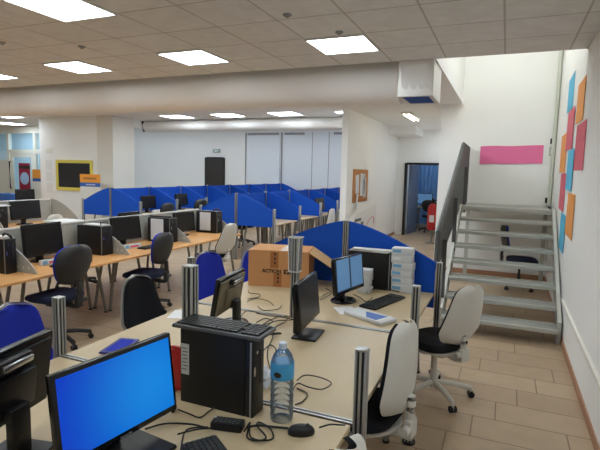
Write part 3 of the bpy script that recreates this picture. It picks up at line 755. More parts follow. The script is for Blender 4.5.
# mouse, adapter and cables
t = thing('computer_mouse', 'black computer mouse on the pale desk at bottom right', 'mouse', (-0.69, 1.69, D), R(28))
b = MB(); n = 24; rings = []
for sc, z in ((0.96, 0.0), (1.0, 0.008), (0.96, 0.02), (0.8, 0.03), (0.5, 0.036), (0.15, 0.038)):
    rings.append([b.bm.verts.new((0.055 * sc * math.cos(2 * PI * k / n), 0.031 * sc * math.sin(2 * PI * k / n), z)) for k in range(n)])
fs = []
for i in range(5):
    for k in range(n): fs.append(b.bm.faces.new((rings[i][k], rings[i][(k + 1) % n], rings[i + 1][(k + 1) % n], rings[i + 1][k])))
fs += [b.bm.faces.new(rings[0][::-1]), b.bm.faces.new(rings[-1])]; b._paint(fs, 'black'); b.build('mouse_body', t)
b = MB(); b.cyl((0.025, -0.004, 0.034), (0.025, 0.004, 0.034), 0.008, 'char'); b.build('scroll_wheel', t)
t = thing('power_adapter', 'black power adapter block with pale lettering among the cables', 'adapter', (-0.975, 1.6, D), R(12))
b = MB(); b.box((0, 0, 0.016), (0.13, 0.06, 0.032), 'black', 0.005); b.build('adapter_body', t)
b = MB()
for r_ in range(3):
    for k in range(6): b.box((-0.045 + k * 0.018, -0.014 + r_ * 0.013, 0.0322), (0.013, 0.004, 0.0008), 'print')
b.build('print', t)
t.children[-1]['kind'] = 'stuff'
b = MB(); b.box((-0.06, 0.016, 0.0324), (0.012, 0.012, 0.0008), 'label'); b.build('sticker', t)

CAB = {
 'thin black cable running from the blue monitor to the power adapter': [(-1.265, 1.446), (-1.213, 1.504), (-1.127, 1.555), (-1.06, 1.56)],
 'thick black cable from the adapter to the mouse': [(-0.9, 1.62), (-0.858, 1.645), (-0.80, 1.672), (-0.745, 1.687)],
 'black mouse cable leading to the right desk edge': [(-0.63, 1.735), (-0.595, 1.765), (-0.562, 1.79), (-0.54, 1.80)],
 'tangled coil of black cable beside the adapter': [(-0.9, 1.603), (-0.906, 1.661), (-0.869, 1.570), (-0.814, 1.557), (-0.802, 1.602), (-0.869, 1.652), (-0.877, 1.690), (-0.811, 1.655), (-0.774, 1.607), (-0.800, 1.564), (-0.855, 1.576), (-0.895, 1.636)],
 'black cable curving below the upright computer': [(-1.237, 1.621), (-1.161, 1.601), (-1.113, 1.606), (-1.103, 1.657), (-1.105, 1.700)],
 'wide brown grey cable loop right of the bottle': [(-0.887, 2.102), (-0.869, 2.162), (-0.797, 2.185), (-0.720, 2.134), (-0.741, 2.064), (-0.805, 2.045), (-0.869, 2.073), (-0.865, 2.004)],
 'small grey cable bend between the bottle and the wide loop': [(-0.865, 2.051), (-0.793, 2.004), (-0.787, 1.941), (-0.805, 1.895)],
 'thin black cable arching over the bottom keyboard': [(-1.036, 1.372), (-1.095, 1.477), (-1.085, 1.530), (-1.04, 1.555)],
 'short black cable between the keyboard and the adapter': [(-1.11, 1.45), (-1.06, 1.50), (-1.01, 1.55)],
 'grey cable winding towards the dark monitor': [(-1.670, 2.892), (-1.704, 3.05), (-1.601, 3.06), (-1.609, 3.03), (-1.509, 3.04), (-1.435, 3.03), (-1.32, 3.04)],
 'black cable between the small monitor and the tall post': [(-1.450, 2.806), (-1.441, 2.908), (-1.433, 3.03), (-1.425, 3.05)],
 'straight black cable left of the dark monitor': [(-1.40, 2.745), (-1.39, 2.888), (-1.31, 2.98), (-1.28, 3.04)],
 'black cable loop in front of the carton': [(-1.702, 3.222), (-1.65, 3.154), (-1.60, 3.14), (-1.52, 3.2), (-1.55, 3.32)],
 'long thin cable crossing the middle desks to the bottle': [(-1.336, 2.95), (-1.336, 2.772), (-1.269, 2.594), (-1.215, 2.433), (-1.15, 2.3), (-1.05, 2.15), (-0.98, 2.1)],
 'short grey cable at the carton corner': [(-1.818, 3.256), (-1.784, 3.342), (-1.673, 3.341), (-1.584, 3.25)],
 'curled cable beside the crumpled paper': [(-1.232, 2.389), (-1.234, 2.496), (-1.173, 2.454), (-1.127, 2.309)],
 'black cable behind the twin window monitor': [(-1.425, 3.991), (-1.32, 3.85), (-1.32, 3.72), (-1.33, 3.60)],
 'black cable bundle before the white box stack': [(-1.052, 4.0), (-1.02, 4.12), (-0.932, 4.155), (-0.893, 4.17), (-0.8, 4.15)],
 'thin cable lying behind the far keyboard': [(-1.15, 3.93), (-1.064, 3.834), (-0.985, 3.75), (-0.975, 3.9)],
 'thick black lead from the dark monitor to the left desks': [(-1.27, 2.72), (-1.32, 2.66), (-1.42, 2.6), (-1.5, 2.5), (-1.6, 2.55)],
 'second black lead from the dark monitor, lying in front': [(-1.25, 2.69), (-1.34, 2.58), (-1.44, 2.5), (-1.4, 2.38), (-1.3, 2.3)],
 'black cable loop right of the small monitor': [(-1.52, 2.86), (-1.5, 2.95), (-1.43, 2.93), (-1.44, 2.82), (-1.5, 2.74), (-1.45, 2.66)],
 'thin black cable before the carton corner': [(-2.0, 3.6), (-1.93, 3.5), (-1.85, 3.52), (-1.8, 3.42), (-1.86, 3.34)],
 'black plug lead at the left foot of the carton': [(-2.05, 3.45), (-1.97, 3.38), (-1.98, 3.25), (-1.9, 3.2)],
 'black cable between blue folder and small monitor': [(-1.82, 2.45), (-1.75, 2.5), (-1.7, 2.42), (-1.62, 2.4)],
 'short black cable loop left of the tall post': [(-1.62, 2.62), (-1.55, 2.55), (-1.48, 2.62), (-1.5, 2.7), (-1.45, 2.78)],
}
for k, (l, pts) in enumerate(CAB.items()):
    r_ = 0.0046 if 'thick' in l or 'bundle' in l else 0.0034
    lift = 0.0038 + 0.007 * (k % 3)
    b = MB(); b.tube([(x, y, D + lift + (0.0062 if 0 < i < len(pts) - 1 and i % 2 else 0)) for i, (x, y) in enumerate(pts)], r_, 'cable_grey' if 'grey' in l else 'cable', n=6)
    tag(b.build('cable'), l, 'cable')
# black headset like coil behind the blue monitor
b = MB(); b.tube([(-1.30 + 0.05 * math.cos(a * 0.5), 1.60 + 0.05 * math.sin(a * 0.5), D + 0.008 + 0.0016 * a) for a in range(0, 26)], 0.006, 'cable', n=8, smooth=False)
tag(b.build('cable_coil'), 'coiled black power lead between the blue monitor and the computer', 'cable')
# crumpled paper, red packet
b = MB(); r0 = bmesh.ops.create_icosphere(b.bm, subdivisions=3, radius=0.05)
for v in r0['verts']:
    n_ = 1 + 0.25 * math.sin(v.co.x * 130 + 1) * math.sin(v.co.y * 110) + 0.18 * math.sin(v.co.z * 140)
    v.co = Vector((v.co.x * n_ * 0.8 - 1.03, v.co.y * n_ * 1.2 + 2.02, max(0.0, v.co.z * n_ * 0.9 + 0.04) + D))
b._paint({f for v in r0['verts'] for f in v.link_faces}, 'crumple'); tag(b.build('crumpled_paper'), 'crumpled white paper between the computer and the bottle', 'paper')
b = MB(); b.box((-1.362, 1.795, D + 0.1), (0.085, 0.03, 0.2), 'red', 0.012); b.box((-1.362, 1.795, D + 0.205), (0.085, 0.02, 0.014), 'red', 0.004)
tag(b.build('red_packet'), 'red packet standing behind the black upright computer', 'packet')
b = MB(); b.box((0, 0, 0.006), (0.125, 0.24, 0.012), 'folder', 0.003)
o = b.build('folder'); tag(o, 'dark blue folder at the left edge of the pale desk', 'folder'); o.location = (-2.01, 2.095, D); o.rotation_euler = (0, 0, R(15))
b = MB(); b.box((0.005, 0, 0.0125), (0.09, 0.19, 0.0012), 'blue_fab'); b.build('cover_print', o)
for k, (x, y, a, l) in enumerate(((-2.09, 2.78, 20, 'white sheet of paper beside the tall post at the left desk edge'), (-1.06, 3.44, 35, 'small white sheet under the twin window monitor'), (-1.93, 2.66, -10, 'pinkish white sheet beside the small monitor'))):
    b = MB(); b.box((x, y, D + 0.0015), (0.15, 0.2, 0.002), 'paper', 0, Matrix.Translation((x, y, 0)) @ Matrix.Rotation(R(a), 4, 'Z') @ Matrix.Translation((-x, -y, 0)))
    tag(b.build('paper_sheet'), l, 'paper')
# flat white and blue packet
t = thing('flat_package', 'flat white and blue packet lying on the far right desk', 'packet', (-0.85, 3.335, D), R(-26))
b = MB(); b.box((0, 0, 0.014), (0.36, 0.17, 0.028), 'boxwhite', 0.008); b.build('packet_body', t)
b = MB(); b.prism([(-0.06, 0.03, 0.0284), (0.12, 0.06, 0.0284), (0.12, -0.07, 0.0284), (0.03, -0.07, 0.0284)], (0, 0, 0.0008), 'packblue'); b.build('blue_print', t)
b = MB(); b.box((0.135, 0, 0.0288), (0.022, 0.165, 0.001), 'paper'); b.build('paper_band', t)
# stack of white boxes
names = ['at the bottom of', 'second from the bottom of', 'third from the bottom of', 'fourth from the bottom of', 'fifth from the bottom of', 'on top of']
z = D
for k in range(6):
    hh = 0.066
    t = thing('white_box', 'small white card box %s the tall stack by the blue screen' % names[k], 'box', (-0.798 + random.uniform(-0.008, 0.008), 4.262 + random.uniform(-0.004, 0.004), z), R(random.uniform(-2.5, 2.5)), 'tall stack of white boxes')
    b = MB(); b.box((0, 0, hh / 2), (0.185, 0.12, hh - 0.002), 'boxwhite', 0.004); b.build('box_body', t)
    b = MB(); b.box((-0.045, -0.0608, hh * 0.6), (0.075, 0.0012, 0.026), 'boxlabel' if k != 4 else 'paper'); b.build('label_print', t)
    z += hh
z = D
for k in range(4):
    hh = 0.052
    t = thing('white_box', 'little white box %s the short stack before the paper topped computer' % ['at the bottom of', 'second from the bottom of', 'third from the bottom of', 'on top of'][k], 'box', (-1.085 + random.uniform(-0.008, 0.008), 4.07 + random.uniform(-0.006, 0.006), z), R(random.uniform(-6, 6)), 'short stack of white boxes')
    b = MB(); b.box((0, 0, hh / 2), (0.11, 0.12, hh - 0.002), 'boxwhite', 0.004); b.build('box_body', t)
    b = MB(); b.box((0.0, 0, hh - 0.0009), (0.08, 0.03, 0.0012), 'paper'); b.build('tape_strip', t)
    z += hh
z = D + 0.336
for k in range(4):
    b = MB(); b.box((0, 0, 0.003), (0.36, 0.1, 0.006), 'paper', 0.001)
    o = b.build('paper_sheaf'); o.location = (-1.11 + 0.01 * k, 4.262 - 0.004 * k, z); o.rotation_euler = (0, 0, R(1.5 * k - 2)); z += 0.0065
    tag(o, 'sheaf of white paper on the computer by the blue screen, %s' % ['lowest', 'second lowest', 'second from top', 'topmost'][k], 'paper', 'papers on the far computer')

# carton
t = thing('cardboard_box', 'big open brown cardboard carton with dark printing on the desk', 'box', (-1.889, 4.051, D), R(14))
bw, bd_, bh = 0.55, 0.38, 0.325
b = MB()
b.box((0, -bd_ / 2, bh / 2), (bw, 0.006, bh), 'card'); b.box((0, bd_ / 2, bh / 2), (bw, 0.006, bh), 'card')
b.box((-bw / 2, 0, bh / 2), (0.006, bd_ - 0.006, bh), 'card'); b.box((bw / 2, 0, bh / 2), (0.006, bd_ - 0.006, bh), 'card'); b.box((0, 0, 0.004), (bw, bd_, 0.006), 'card_in')
b.build('carton_body', t)
b = MB(); b.box((-0.0, -bd_ / 4, bh + 0.004), (bw - 0.01, bd_ / 2 + 0.004, 0.005), 'card'); b.build('front_flap', t)
b = MB(); b.box((-0.0, bd_ / 4 + 0.001, bh + 0.004), (bw - 0.01, bd_ / 2 - 0.004, 0.005), 'card'); b.build('back_flap', t)
T = Matrix.Translation((bw / 2 + 0.004, 0, bh)) @ Matrix.Rotation(R(32), 4, 'Y')
b = MB(); b.box((0.125, -0.01, 0.0), (0.25, bd_ - 0.03, 0.005), 'card_in', 0, T); b.build('side_flap', t)
b = MB(); b.box((0.06, -0.02, bh + 0.0072), (0.1, bd_ - 0.06, 0.0012), 'tape'); b.build('tape', t)
b = MB(); b.box((-0.035, -bd_ / 2 - 0.0036, bh * 0.76), (0.075, 0.001, bh * 0.46), 'card_dark'); b.box((-0.005, -bd_ / 2 - 0.0036, bh * 0.2), (0.075, 0.001, bh * 0.38), 'card_dark'); b.build('printed_stripe', t)
TF = Matrix.Translation((0, -bd_ / 2 - 0.0045, 0)) @ Matrix.Rotation(PI / 2, 4, 'X')
text_part('ACTION', 0.046, 'ink', t, Matrix.Translation((-0.06, 0, bh * 0.44)) @ TF @ Matrix.Scale(1.0, 4), 'lettering')
b = MB()
for x in (0.078, 0.132): b.box((x, -bd_ / 2 - 0.004, bh * 0.44), (0.05, 0.0012, 0.042), 'ink')
em = b.build('printed_emblem', t)
b = MB()
for x in (0.078, 0.132):
    b.box((x, -bd_ / 2 - 0.0052, bh * 0.44), (0.012, 0.001, 0.024), 'card'); b.box((x + 0.012, -bd_ / 2 - 0.0052, bh * 0.44 + 0.006), (0.006, 0.001, 0.012), 'card')
b.build('emblem_mark', em)
b = MB()
for z_ in (0.30, 0.26, 0.22, 0.12, 0.085, 0.05): b.box((-0.03 if z_ > 0.2 else -0.0, -bd_ / 2 - 0.0046, z_), (0.016, 0.001, 0.022), 'ink')
b.build('small_print', t)

# ------------------------------------------------------------------ chairs around the island
chair(K_WHITE, 'white shelled swivel chair with black pad nearest the stairs', -0.44, 3.90, R(145), -0.01, None, True, 0.12)
chair(K_WHITE, 'white shelled swivel chair pushed to the right desk edge between the two right posts', -0.642, 2.42, R(170), 0.06, None, True, 0.025)
chair(K_WHITE, 'white shelled chair of which only the back tip shows at the bottom edge', -0.68, 1.46, R(168), -0.07)
chair(K_BLUE, 'royal blue padded chair at the left picture edge behind the black monitor', -2.31, 1.84, R(0), 0.0)
chair(K_WHITE, 'black padded chair with white rim at the left side of the front island', -2.49, 3.07, R(-8), -0.10, None, True, 0.12)
chair(K_BLUE, 'royal blue padded chair between the slotted posts and the white chair', -2.36, 3.78, R(-20), 0.01)
chair(K_BLUE, 'royal blue padded chair mostly hidden behind the carton', -2.34, 4.62, R(-30), -0.07)

# ------------------------------------------------------------------ second line of desks, grey dividers (near part)
XB = -4.82; XBR = -3.98
JB = [0.75, 1.98, 3.21, 4.45, 5.67, 6.9]
pos = ['nearest the left edge', 'behind the left edge tower', 'under the first dark monitor', 'under the second dark monitor', 'at the end near the white chair']
for k in range(5):
    desk(XB + 0.02, XBR, JB[k] + 0.004, JB[k + 1] - 0.004, 'beech', 'orange beech desk of the grey divider row, ' + pos[k], None, 0.5 if k in (1, 2, 3) else 0.13)
    if k >= 2: desk(XB - 0.84, XB - 0.02, JB[k] + 0.004, JB[k + 1] - 0.004, 'beech', 'orange beech desk on the hidden side of the grey divider row, %s from the front' % ORD[k - 2], None)
for k in range(1, 5):
    t = thing('spine_screen', 'pale grey low spine screen with white top rail, %s from the left' % ORD[k - 1], 'desk divider', (XB, (JB[k] + JB[k + 1]) / 2, D))
    L = JB[k + 1] - JB[k] - 0.02
    b = MB(); b.box((0, 0, 0.185), (0.014, L, 0.36), 'grey_panel'); b.build('panel', t)
    b = MB(); b.box((0, 0, 0.365), (0.032, L, 0.022), 'white_metal', 0.004); b.build('top_rail', t)
def quarter(label, xa, xb, y, hi, m='grey_panel', name='side_divider'):
    t = thing(name, label, 'desk divider', ((xa + xb) / 2, y, D), 0)
    n = 16
    b = MB(); top = []
    for i in range(n + 1):
        s = i / n
        top.append((xa + (xb - xa) * s, y - 0.006, D + 0.015 + (hi - D - 0.015) * (1 - s ** 1.7) ** 0.85))
    b.prism([(xb, y - 0.006, D), (xa, y - 0.006, D)] + top, (0, 0.012, 0), m); b.build('panel', t, True)
    b = MB()
    for i in range(6): b.cyl((xa + (xb - xa) * (0.35 + 0.1 * i), y - 0.0065, D + 0.05), (xa + (xb - xa) * (0.35 + 0.1 * i), y - 0.008, D + 0.05), 0.009, 'white_metal', n=10)
    b.build('perforation', t)
    for v in t.children[-1].data.vertices: v.co = t.matrix_basis.inverted() @ v.co
    t.children[-1]['kind'] = 'stuff'
    return t
dl = ['beside the left edge tower', 'beside the second tower', 'beside the paper covered tower', 'at the end of the row near the white chair']
for k in range(2, 6): quarter('grey curved divider with tiny holes, ' + dl[k - 2], XB + 0.02, -4.1, JB[k], 1.085)
# computers along this row
tower('black upright computer cut by the left picture edge with papers on top', -4.52, 3.12, 0, (0.38, 0.11, 0.335))
b = MB(); b.box((-4.52, 3.12, D + 0.343), (0.33, 0.12, 0.012), 'paper', 0.002); b.box((-4.45, 3.1, D + 0.356), (0.2, 0.1, 0.012), 'paper', 0.002); tag(b.build('paper_pile'), 'pile of papers on the tower at the left edge', 'paper')
b = MB(); b.tube([(-4.4, 3.1, D + 0.366), (-4.36, 3.08, D + 0.39), (-4.3, 3.08, D + 0.385), (-4.28, 3.1, D + 0.35)], 0.012, 'black'); tag(b.build('cable'), 'black lead on the papers at the left edge', 'cable')
tower('black upright computer standing between the first and second dark monitors', -4.53, 4.345, 0, (0.40, 0.16, 0.345))
b = MB(); b.box((-4.5, 4.345, D + 0.353), (0.3, 0.13, 0.012), 'paper', 0.002); tag(b.build('paper_pile'), 'thin pile of papers on the tower between two dark monitors', 'paper')
b = MB(); b.tube([(-4.38, 4.29, D + 0.36), (-4.38, 4.29, D + 0.39), (-4.38, 4.4, D + 0.39), (-4.38, 4.4, D + 0.36)], 0.008, 'black', smooth=False); tag(b.build('handle_loop'), 'black wire loop on the tower between two dark monitors', 'wire')
tower('black upright computer with a white sheet taped on behind the second dark chair', -4.5, 5.56, 0, (0.40, 0.16, 0.345))
b = MB(); b.box((-4.53, 5.474, D + 0.18), (0.22, 0.003, 0.3), 'paper_text'); tag(b.build('paper_sheet'), 'white printed sheet taped on the tower behind the second dark chair', 'paper')
b = MB(); b.tube([(-4.68, 5.5, D + 0.362), (-4.55, 5.5, D + 0.364), (-4.38, 5.5, D + 0.364), (-4.34, 5.55, D + 0.362)], 0.012, 'black'); tag(b.build('cable'), 'black lead on the tower behind the second dark chair', 'cable')
tower('black upright computer with a white sheet taped on, nearest the white chair', -4.53, 6.79, 0, (0.42, 0.14, 0.36))
b = MB(); b.box((-4.56, 6.714, D + 0.19), (0.21, 0.003, 0.3), 'paper_text'); tag(b.build('paper_sheet'), 'white printed sheet taped on the tower nearest the white chair', 'paper')
b = MB(); b.tube([(-4.42, 6.75, D + 0.368), (-4.38, 6.74, D + 0.4), (-4.34, 6.76, D + 0.4), (-4.33, 6.8, D + 0.366)], 0.012, 'black'); tag(b.build('cable'), 'black lead on the tower nearest the white chair', 'cable')
monitor('dark monitor on the orange desk behind the blue edged chair', -4.6, 3.70, R(2), 0.985, 0.50, 0.35, 6, bd=(0.2, 0.24))
monitor('dark monitor on the orange desk beside the second grey divider', -4.6, 4.95, R(-6), 0.985, 0.48, 0.31, 8, bd=(0.2, 0.24))
monitor('dark monitor on the orange desk left of the last paper covered tower', -4.62, 6.24, R(-4), 0.96, 0.48, 0.31, 6, bd=(0.2, 0.24))
keyboard('black keyboard on the orange desk beside the blue edged chair', -4.22, 3.72, D, R(90), 0.44, 0.14)
keyboard('black keyboard on the orange desk under the second dark monitor', -4.27, 5.05, D, R(90), 0.4, 0.14)
for k, (x, y, l) in enumerate(((-4.4, 3.63, 'under the first dark monitor'), (-4.43, 4.86, 'under the second dark monitor'))):
    t = thing('card_packet', 'small white packet with red and blue print ' + l, 'packet', (x, y, D), R(80))
    b = MB(); b.box((0, 0, 0.028), (0.26, 0.05, 0.056), 'boxwhite', 0.004); b.build('packet_body', t)
    b = MB(); b.box((0.02, -0.0256, 0.028), (0.13, 0.001, 0.025), 'rose'); b.build('red_print', t)
    b = MB(); b.box((-0.09, -0.0256, 0.03), (0.05, 0.001, 0.04), 'boxlabel'); b.build('blue_print', t)
b = MB(); b.box((0, 0, 0.016), (0.1, 0.06, 0.032), 'char', 0.012); o = b.build('computer_mouse'); o.location = (-4.2, 5.28, D); tag(o, 'dark mouse on the orange desk by the second monitor', 'mouse')
# chairs on the aisle
chair(K_TYP, 'dark backed swivel chair with blue front edge at the first orange desk', -4.06, 3.40, R(184), 0.02)
chair(K_TYP, 'dark backed swivel chair at the second orange desk, further back', -4.07, 4.72, R(190), 0.0)
chair(K_WHITE, 'white shelled swivel chair turned sideways at the end of the orange desks', -4.12, 6.3, R(172), 0.0, None, True, 0.16)
chair(K_DARK, 'dark swivel chair on the hidden side, its base seen under the orange desk', -5.75, 5.2, R(0), -0.06)

# hidden-side equipment showing above the grey rail
tower('dark computer behind the grey rail under white papers', -5.15, 4.45, 0, (0.36, 0.12, 0.34))
b = MB(); b.box((-5.15, 4.45, D + 0.349), (0.36, 0.34, 0.016), 'paper', 0.003); tag(b.build('paper_pile'), 'long white papers lying just above the grey rail', 'paper')
monitor('dark monitor top showing above the grey rail before the blue screens', -5.2, 5.62, R(184), 0.97, 0.46, 0.31, 6, detail=False)

# ------------------------------------------------------------------ blue screen rows
def blue_row(XS, ys, rowname, right_only=False, desks=True, leftdesk=True, rsel=None):
    n = len(ys)
    for k in range(n - 1):
        t = thing('spine_screen', 'blue spine screen of the %s, %s from the near end' % (rowname, ORD[k]), 'desk divider', (XS, (ys[k] + ys[k + 1]) / 2, D))
        L = ys[k + 1] - ys[k] - 0.06
        b = MB(); b.box((0, 0, 0.29), (0.03, L, 0.56), 'blue_panel'); b.build('panel', t)
        if desks:
            desk(XS + 0.002, XS + 0.80, ys[k] + 0.03, ys[k + 1] - 0.03, 'maple', 'pale desk of the %s, aisle side, %s from near end' % (rowname, ORD[k]), None)
            if leftdesk: desk(XS - 0.80, XS - 0.002, ys[k] + 0.03, ys[k + 1] - 0.03, 'maple', 'pale desk of the %s, far side, %s from near end' % (rowname, ORD[k]), None)
    for k in range(n):
        post(XS, ys[k], 1.33, 'grey spine post of the %s, %s from the near end' % (rowname, ORD[k]), None, 0.052, False)
        screen_panel('desk_screen', 'blue sloping screen of the %s, aisle side, %s from near end' % (rowname, ORD[k]), XS + 0.032, XS + 0.81, ys[k], 1.315, 1.0, 0.70, 'blue_panel', post_top=1.06)
        if k == 0 or leftdesk:
            screen_panel('desk_screen', 'blue sloping screen of the %s, far side, %s from near end' % (rowname, ORD[k]), XS - 0.032, XS - 0.81, ys[k], 1.315, 1.0, 0.70, 'blue_panel', post_top=1.06)
blue_row(-4.9, [8.3 + 1.26 * k for k in range(7)], 'middle blue row')
blue_row(-8.12, [8.27 + 1.26 * k for k in range(8)], 'left blue row')
chair(K_WHITE, 'white shelled chair far back at the middle blue row', -3.79, 10.16, R(176), 0.0)
monitor('dark monitor far back in the middle blue row beside the white chair', -4.22, 11.2, R(-5), 1.0, 0.5, 0.3, 6, detail=False)
monitor('dark monitor in the nearest booth of the left blue row', -7.75, 9.08, R(-5), 0.99, 0.46, 0.3, 6, detail=False)
monitor('dark monitor in the second booth of the left blue row', -7.72, 10.3, R(-5), 1.0, 0.46, 0.3, 6, detail=False)
b = MB(); b.box((-7.5, 9.08, D + 0.04), (0.06, 0.28, 0.08), 'boxwhite', 0.005); tag(b.build('card_packet'), 'small white packet under the monitor of the nearest left booth', 'packet')
chair(K_DARK, 'dark grey chair in the nearest booth of the left blue row', -7.15, 8.74, R(180), 0.02)
chair(K_DARK, 'dark grey chair in the second booth of the left blue row', -7.1, 9.97, R(175), 0.06)
chair(K_DARK, 'dark chair whose base shows below the middle blue row screen', -5.8, 10.1, R(0), 0.0)

# ------------------------------------------------------------------ third line of desks on the left
XF = -8.12
JF = [4.25, 5.48, 6.7]
for k in range(2):
    desk(XF + 0.02, XF + 0.84, JF[k] + 0.004, JF[k + 1] - 0.004, 'beech', 'orange desk of the left grey row, aisle side, %s from the left' % ORD[k], None)
    desk(XF - 0.84, XF - 0.02, JF[k] + 0.004, JF[k + 1] - 0.004, 'beech', 'orange desk of the left grey row, far side, %s from the left' % ORD[k], None)
    t = thing('spine_screen', 'pale grey spine screen of the left grey row, %s from the left' % ORD[k], 'desk divider', (XF, (JF[k] + JF[k + 1]) / 2, D))
    b = MB(); b.box((0, 0, 0.2), (0.014, 1.2, 0.39), 'grey_panel'); b.build('panel', t)
    b = MB(); b.box((0, 0, 0.4), (0.032, 1.2, 0.022), 'white_metal', 0.004); b.build('top_rail', t)
quarter('big grey curved end divider below the blackboard', XF + 0.02, XF + 0.76, JF[2], 1.15)
quarter('grey curved divider at the left picture edge by the dark tower', XF + 0.02, XF + 0.72, JF[1] - 0.25, 1.13)
tower('dark tower computer on the left grey row at the picture edge', -7.75, 5.36, 0, (0.36, 0.14, 0.36))
b = MB(); b.box((-7.75, 5.36, D + 0.37), (0.4, 0.22, 0.016), 'paper', 0.003); tag(b.build('paper_pile'), 'white papers on the tower of the left grey row', 'paper')
monitor('dark monitor of the left grey row standing below the poster banner', -7.78, 5.92, R(0), 1.0, 0.58, 0.33, 6, detail=False)
chair(K_WHITE, 'white shelled chair at the end of the left grey row', -7.28, 5.88, R(180), -0.02)
desk(-12.1, -11.25, 8.1, 9.35, 'beech', 'orange desk standing below the blackboard wall at the left', None)
monitor('dark monitor furthest left below the red and blue banner', -11.8, 8.97, R(-20), 0.99, 0.48, 0.32, 6, detail=False)
b = MB(); b.box((-13.2, 9.6, 0.48), (0.7, 0.4, 0.96), 'sign_bl', 0.02); tag(b.build('blue_cabinet'), 'blue cabinet beside the glazed entrance at the far left', 'cabinet')

# ------------------------------------------------------------------ wall things on the left
t = thing('blackboard', 'black notice board in a yellow frame on the left wall', 'board', (-10.48, 9.41, 1.15))
b = MB()
for x, z_, dx, dz in ((0, 0.76, 1.3, 0.08), (0, 0.04, 1.3, 0.08), (-0.61, 0.4, 0.08, 0.64), (0.61, 0.4, 0.08, 0.64)): b.box((x, -0.012, z_), (dx, 0.024, dz), 'yellow')
b.build('frame', t)
MB().box((0, -0.006, 0.4), (1.16, 0.01, 0.66), 'board').build('board', t)
b = MB(); b.box((-11.39, 9.412, 2.2), (0.24, 0.012, 0.13), 'trim', 0.004); tag(b.build('wall_plate'), 'small cream plate on the wall above the blackboard', 'wall plate')
for k in range(3):
    b = MB(); b.box((-11.42, 9.416, 1.8 - 0.3 * k), (0.22, 0.006, 0.26), 'paper'); tag(b.build('wall_notice'), 'faint white notice left of the blackboard, %s' % ['top', 'middle', 'bottom'][k], 'notice')
def banner(label, x, y, w, zt, strips, rot=0):
    t = thing('banner_stand', label, 'sign', (x, y, 0), rot)
    b = MB(); b.box((0, 0, 0.03), (w + 0.02, 0.22, 0.06), 'alu', 0.01); b.build('foot', t)
    z_ = zt
    b = MB(); b.box((0, 0, 0.06 + (zt - 0.06) / 2), (w, 0.008, zt - 0.06), 'trim'); b.build('sheet', t)
    for nm, m, a, c in strips:
        b = MB(); b.box((0, -0.0055, (a + c) / 2), (w, 0.002, c - a), m); b.build(nm, t)
    return t
t = banner('white banner stand with an orange and blue head beside the blackboard', -9.55, 9.05, 0.68, 1.6, [('orange_head', 'sign_or', 1.39, 1.6), ('blue_strip', 'sign_bl', 1.29, 1.39)])
b = MB()
for k in range(9): b.box((-0.21 + 0.05 * k, -0.0075, 1.49 + 0.004 * (k % 3)), (0.032, 0.002, 0.04 + 0.012 * (k % 2)), 'sign_ink')
b.build('lettering', t)['kind'] = 'stuff'
b = MB()
for k in range(7): b.box((-0.12 + 0.045 * k, -0.0075, 1.34), (0.028, 0.002, 0.025), 'paper')
b.build('small_lettering', t)['kind'] = 'stuff'
banner('narrow orange and blue banner beside the glazed door', -13.77, 10.9, 0.38, 1.66, [('orange_head', 'sign_or', 1.38, 1.66), ('blue_strip', 'sign_bl', 1.28, 1.38)])
t = banner('red and purple banner with a pale round disc by the glazed door', -14.32, 10.9, 0.52, 1.85, [('red_print', 'maroon', 0.4, 1.85)])
b = MB(); b.cyl((0, -0.0066, 1.36), (0, -0.0096, 1.36), 0.2, 'disc', n=28); b.build('round_print', t)
b = MB(); b.box((0, -0.0075, 1.72), (0.5, 0.002, 0.1), 'ink'); b.build('dark_strip', t)

# ------------------------------------------------------------------ corridor
t = struct(MB().box((-2.62, 14.5 + 0.42, 1.04), (0.045, 0.8, 2.06), 'door_grey', 0.004, Matrix.Translation((-2.66, 14.5, 0)) @ Matrix.Rotation(R(-9), 4, 'Z') @ Matrix.Translation((2.62, -14.5, 0))).build('door_3'))
b = MB(); b.box((-2.735, 14.345, 1.06), (0.06, 0.16, 2.12), 'frame_dark'); b.box((-1.765, 14.345, 1.06), (0.06, 0.16, 2.12), 'frame_dark'); b.box((-2.25, 14.345, 2.1), (0.91, 0.16, 0.06), 'frame_dark')
struct(b.build('trim_6'))
b = MB(); b.cyl((-2.54, 15.2, 1.05), (-2.46, 15.2, 1.05), 0.02, 'chrome'); b.cyl((-2.46, 15.2, 1.05), (-2.48, 15.1, 1.05), 0.012, 'chrome'); b.build('door_handle', t)
t = thing('cork_board', 'small cork board with pinned papers on the corridor wall', 'board', (-2.998, 10.45, 1.15))
b = MB(); b.box((0.01, 0, 0.36), (0.02, 1.15, 0.72), 'cork', 0.003); b.build('board', t)
for k, (y, z_, a, c) in enumerate(((-0.3, 0.4, 0.26, 0.4), (0.12, 0.38, 0.36, 0.5), (0.3, 0.3, 0.2, 0.42), (-0.28, 0.02, 0.12, 0.34))):
    b = MB(); b.box((0.0215, y, z_), (0.003, a, c), 'paper_text', 0, Matrix.Translation((0, y, z_)) @ Matrix.Rotation(R([4, -3, 8, -15][k]), 4, 'X') @ Matrix.Translation((0, -y, -z_))); b.build('pinned_paper', t)
b = MB(); b.prism([(-2.997, 9.7, 0.30), (-2.997, 12.0, 0.30), (-2.997, 12.0, 1.02), (-2.997, 9.7, 0.84)], (0.006, 0, 0), 'paper'); o = b.build('wall_poster'); tag(o, 'large pale sheet on the corridor wall above the blue screen', 'poster')
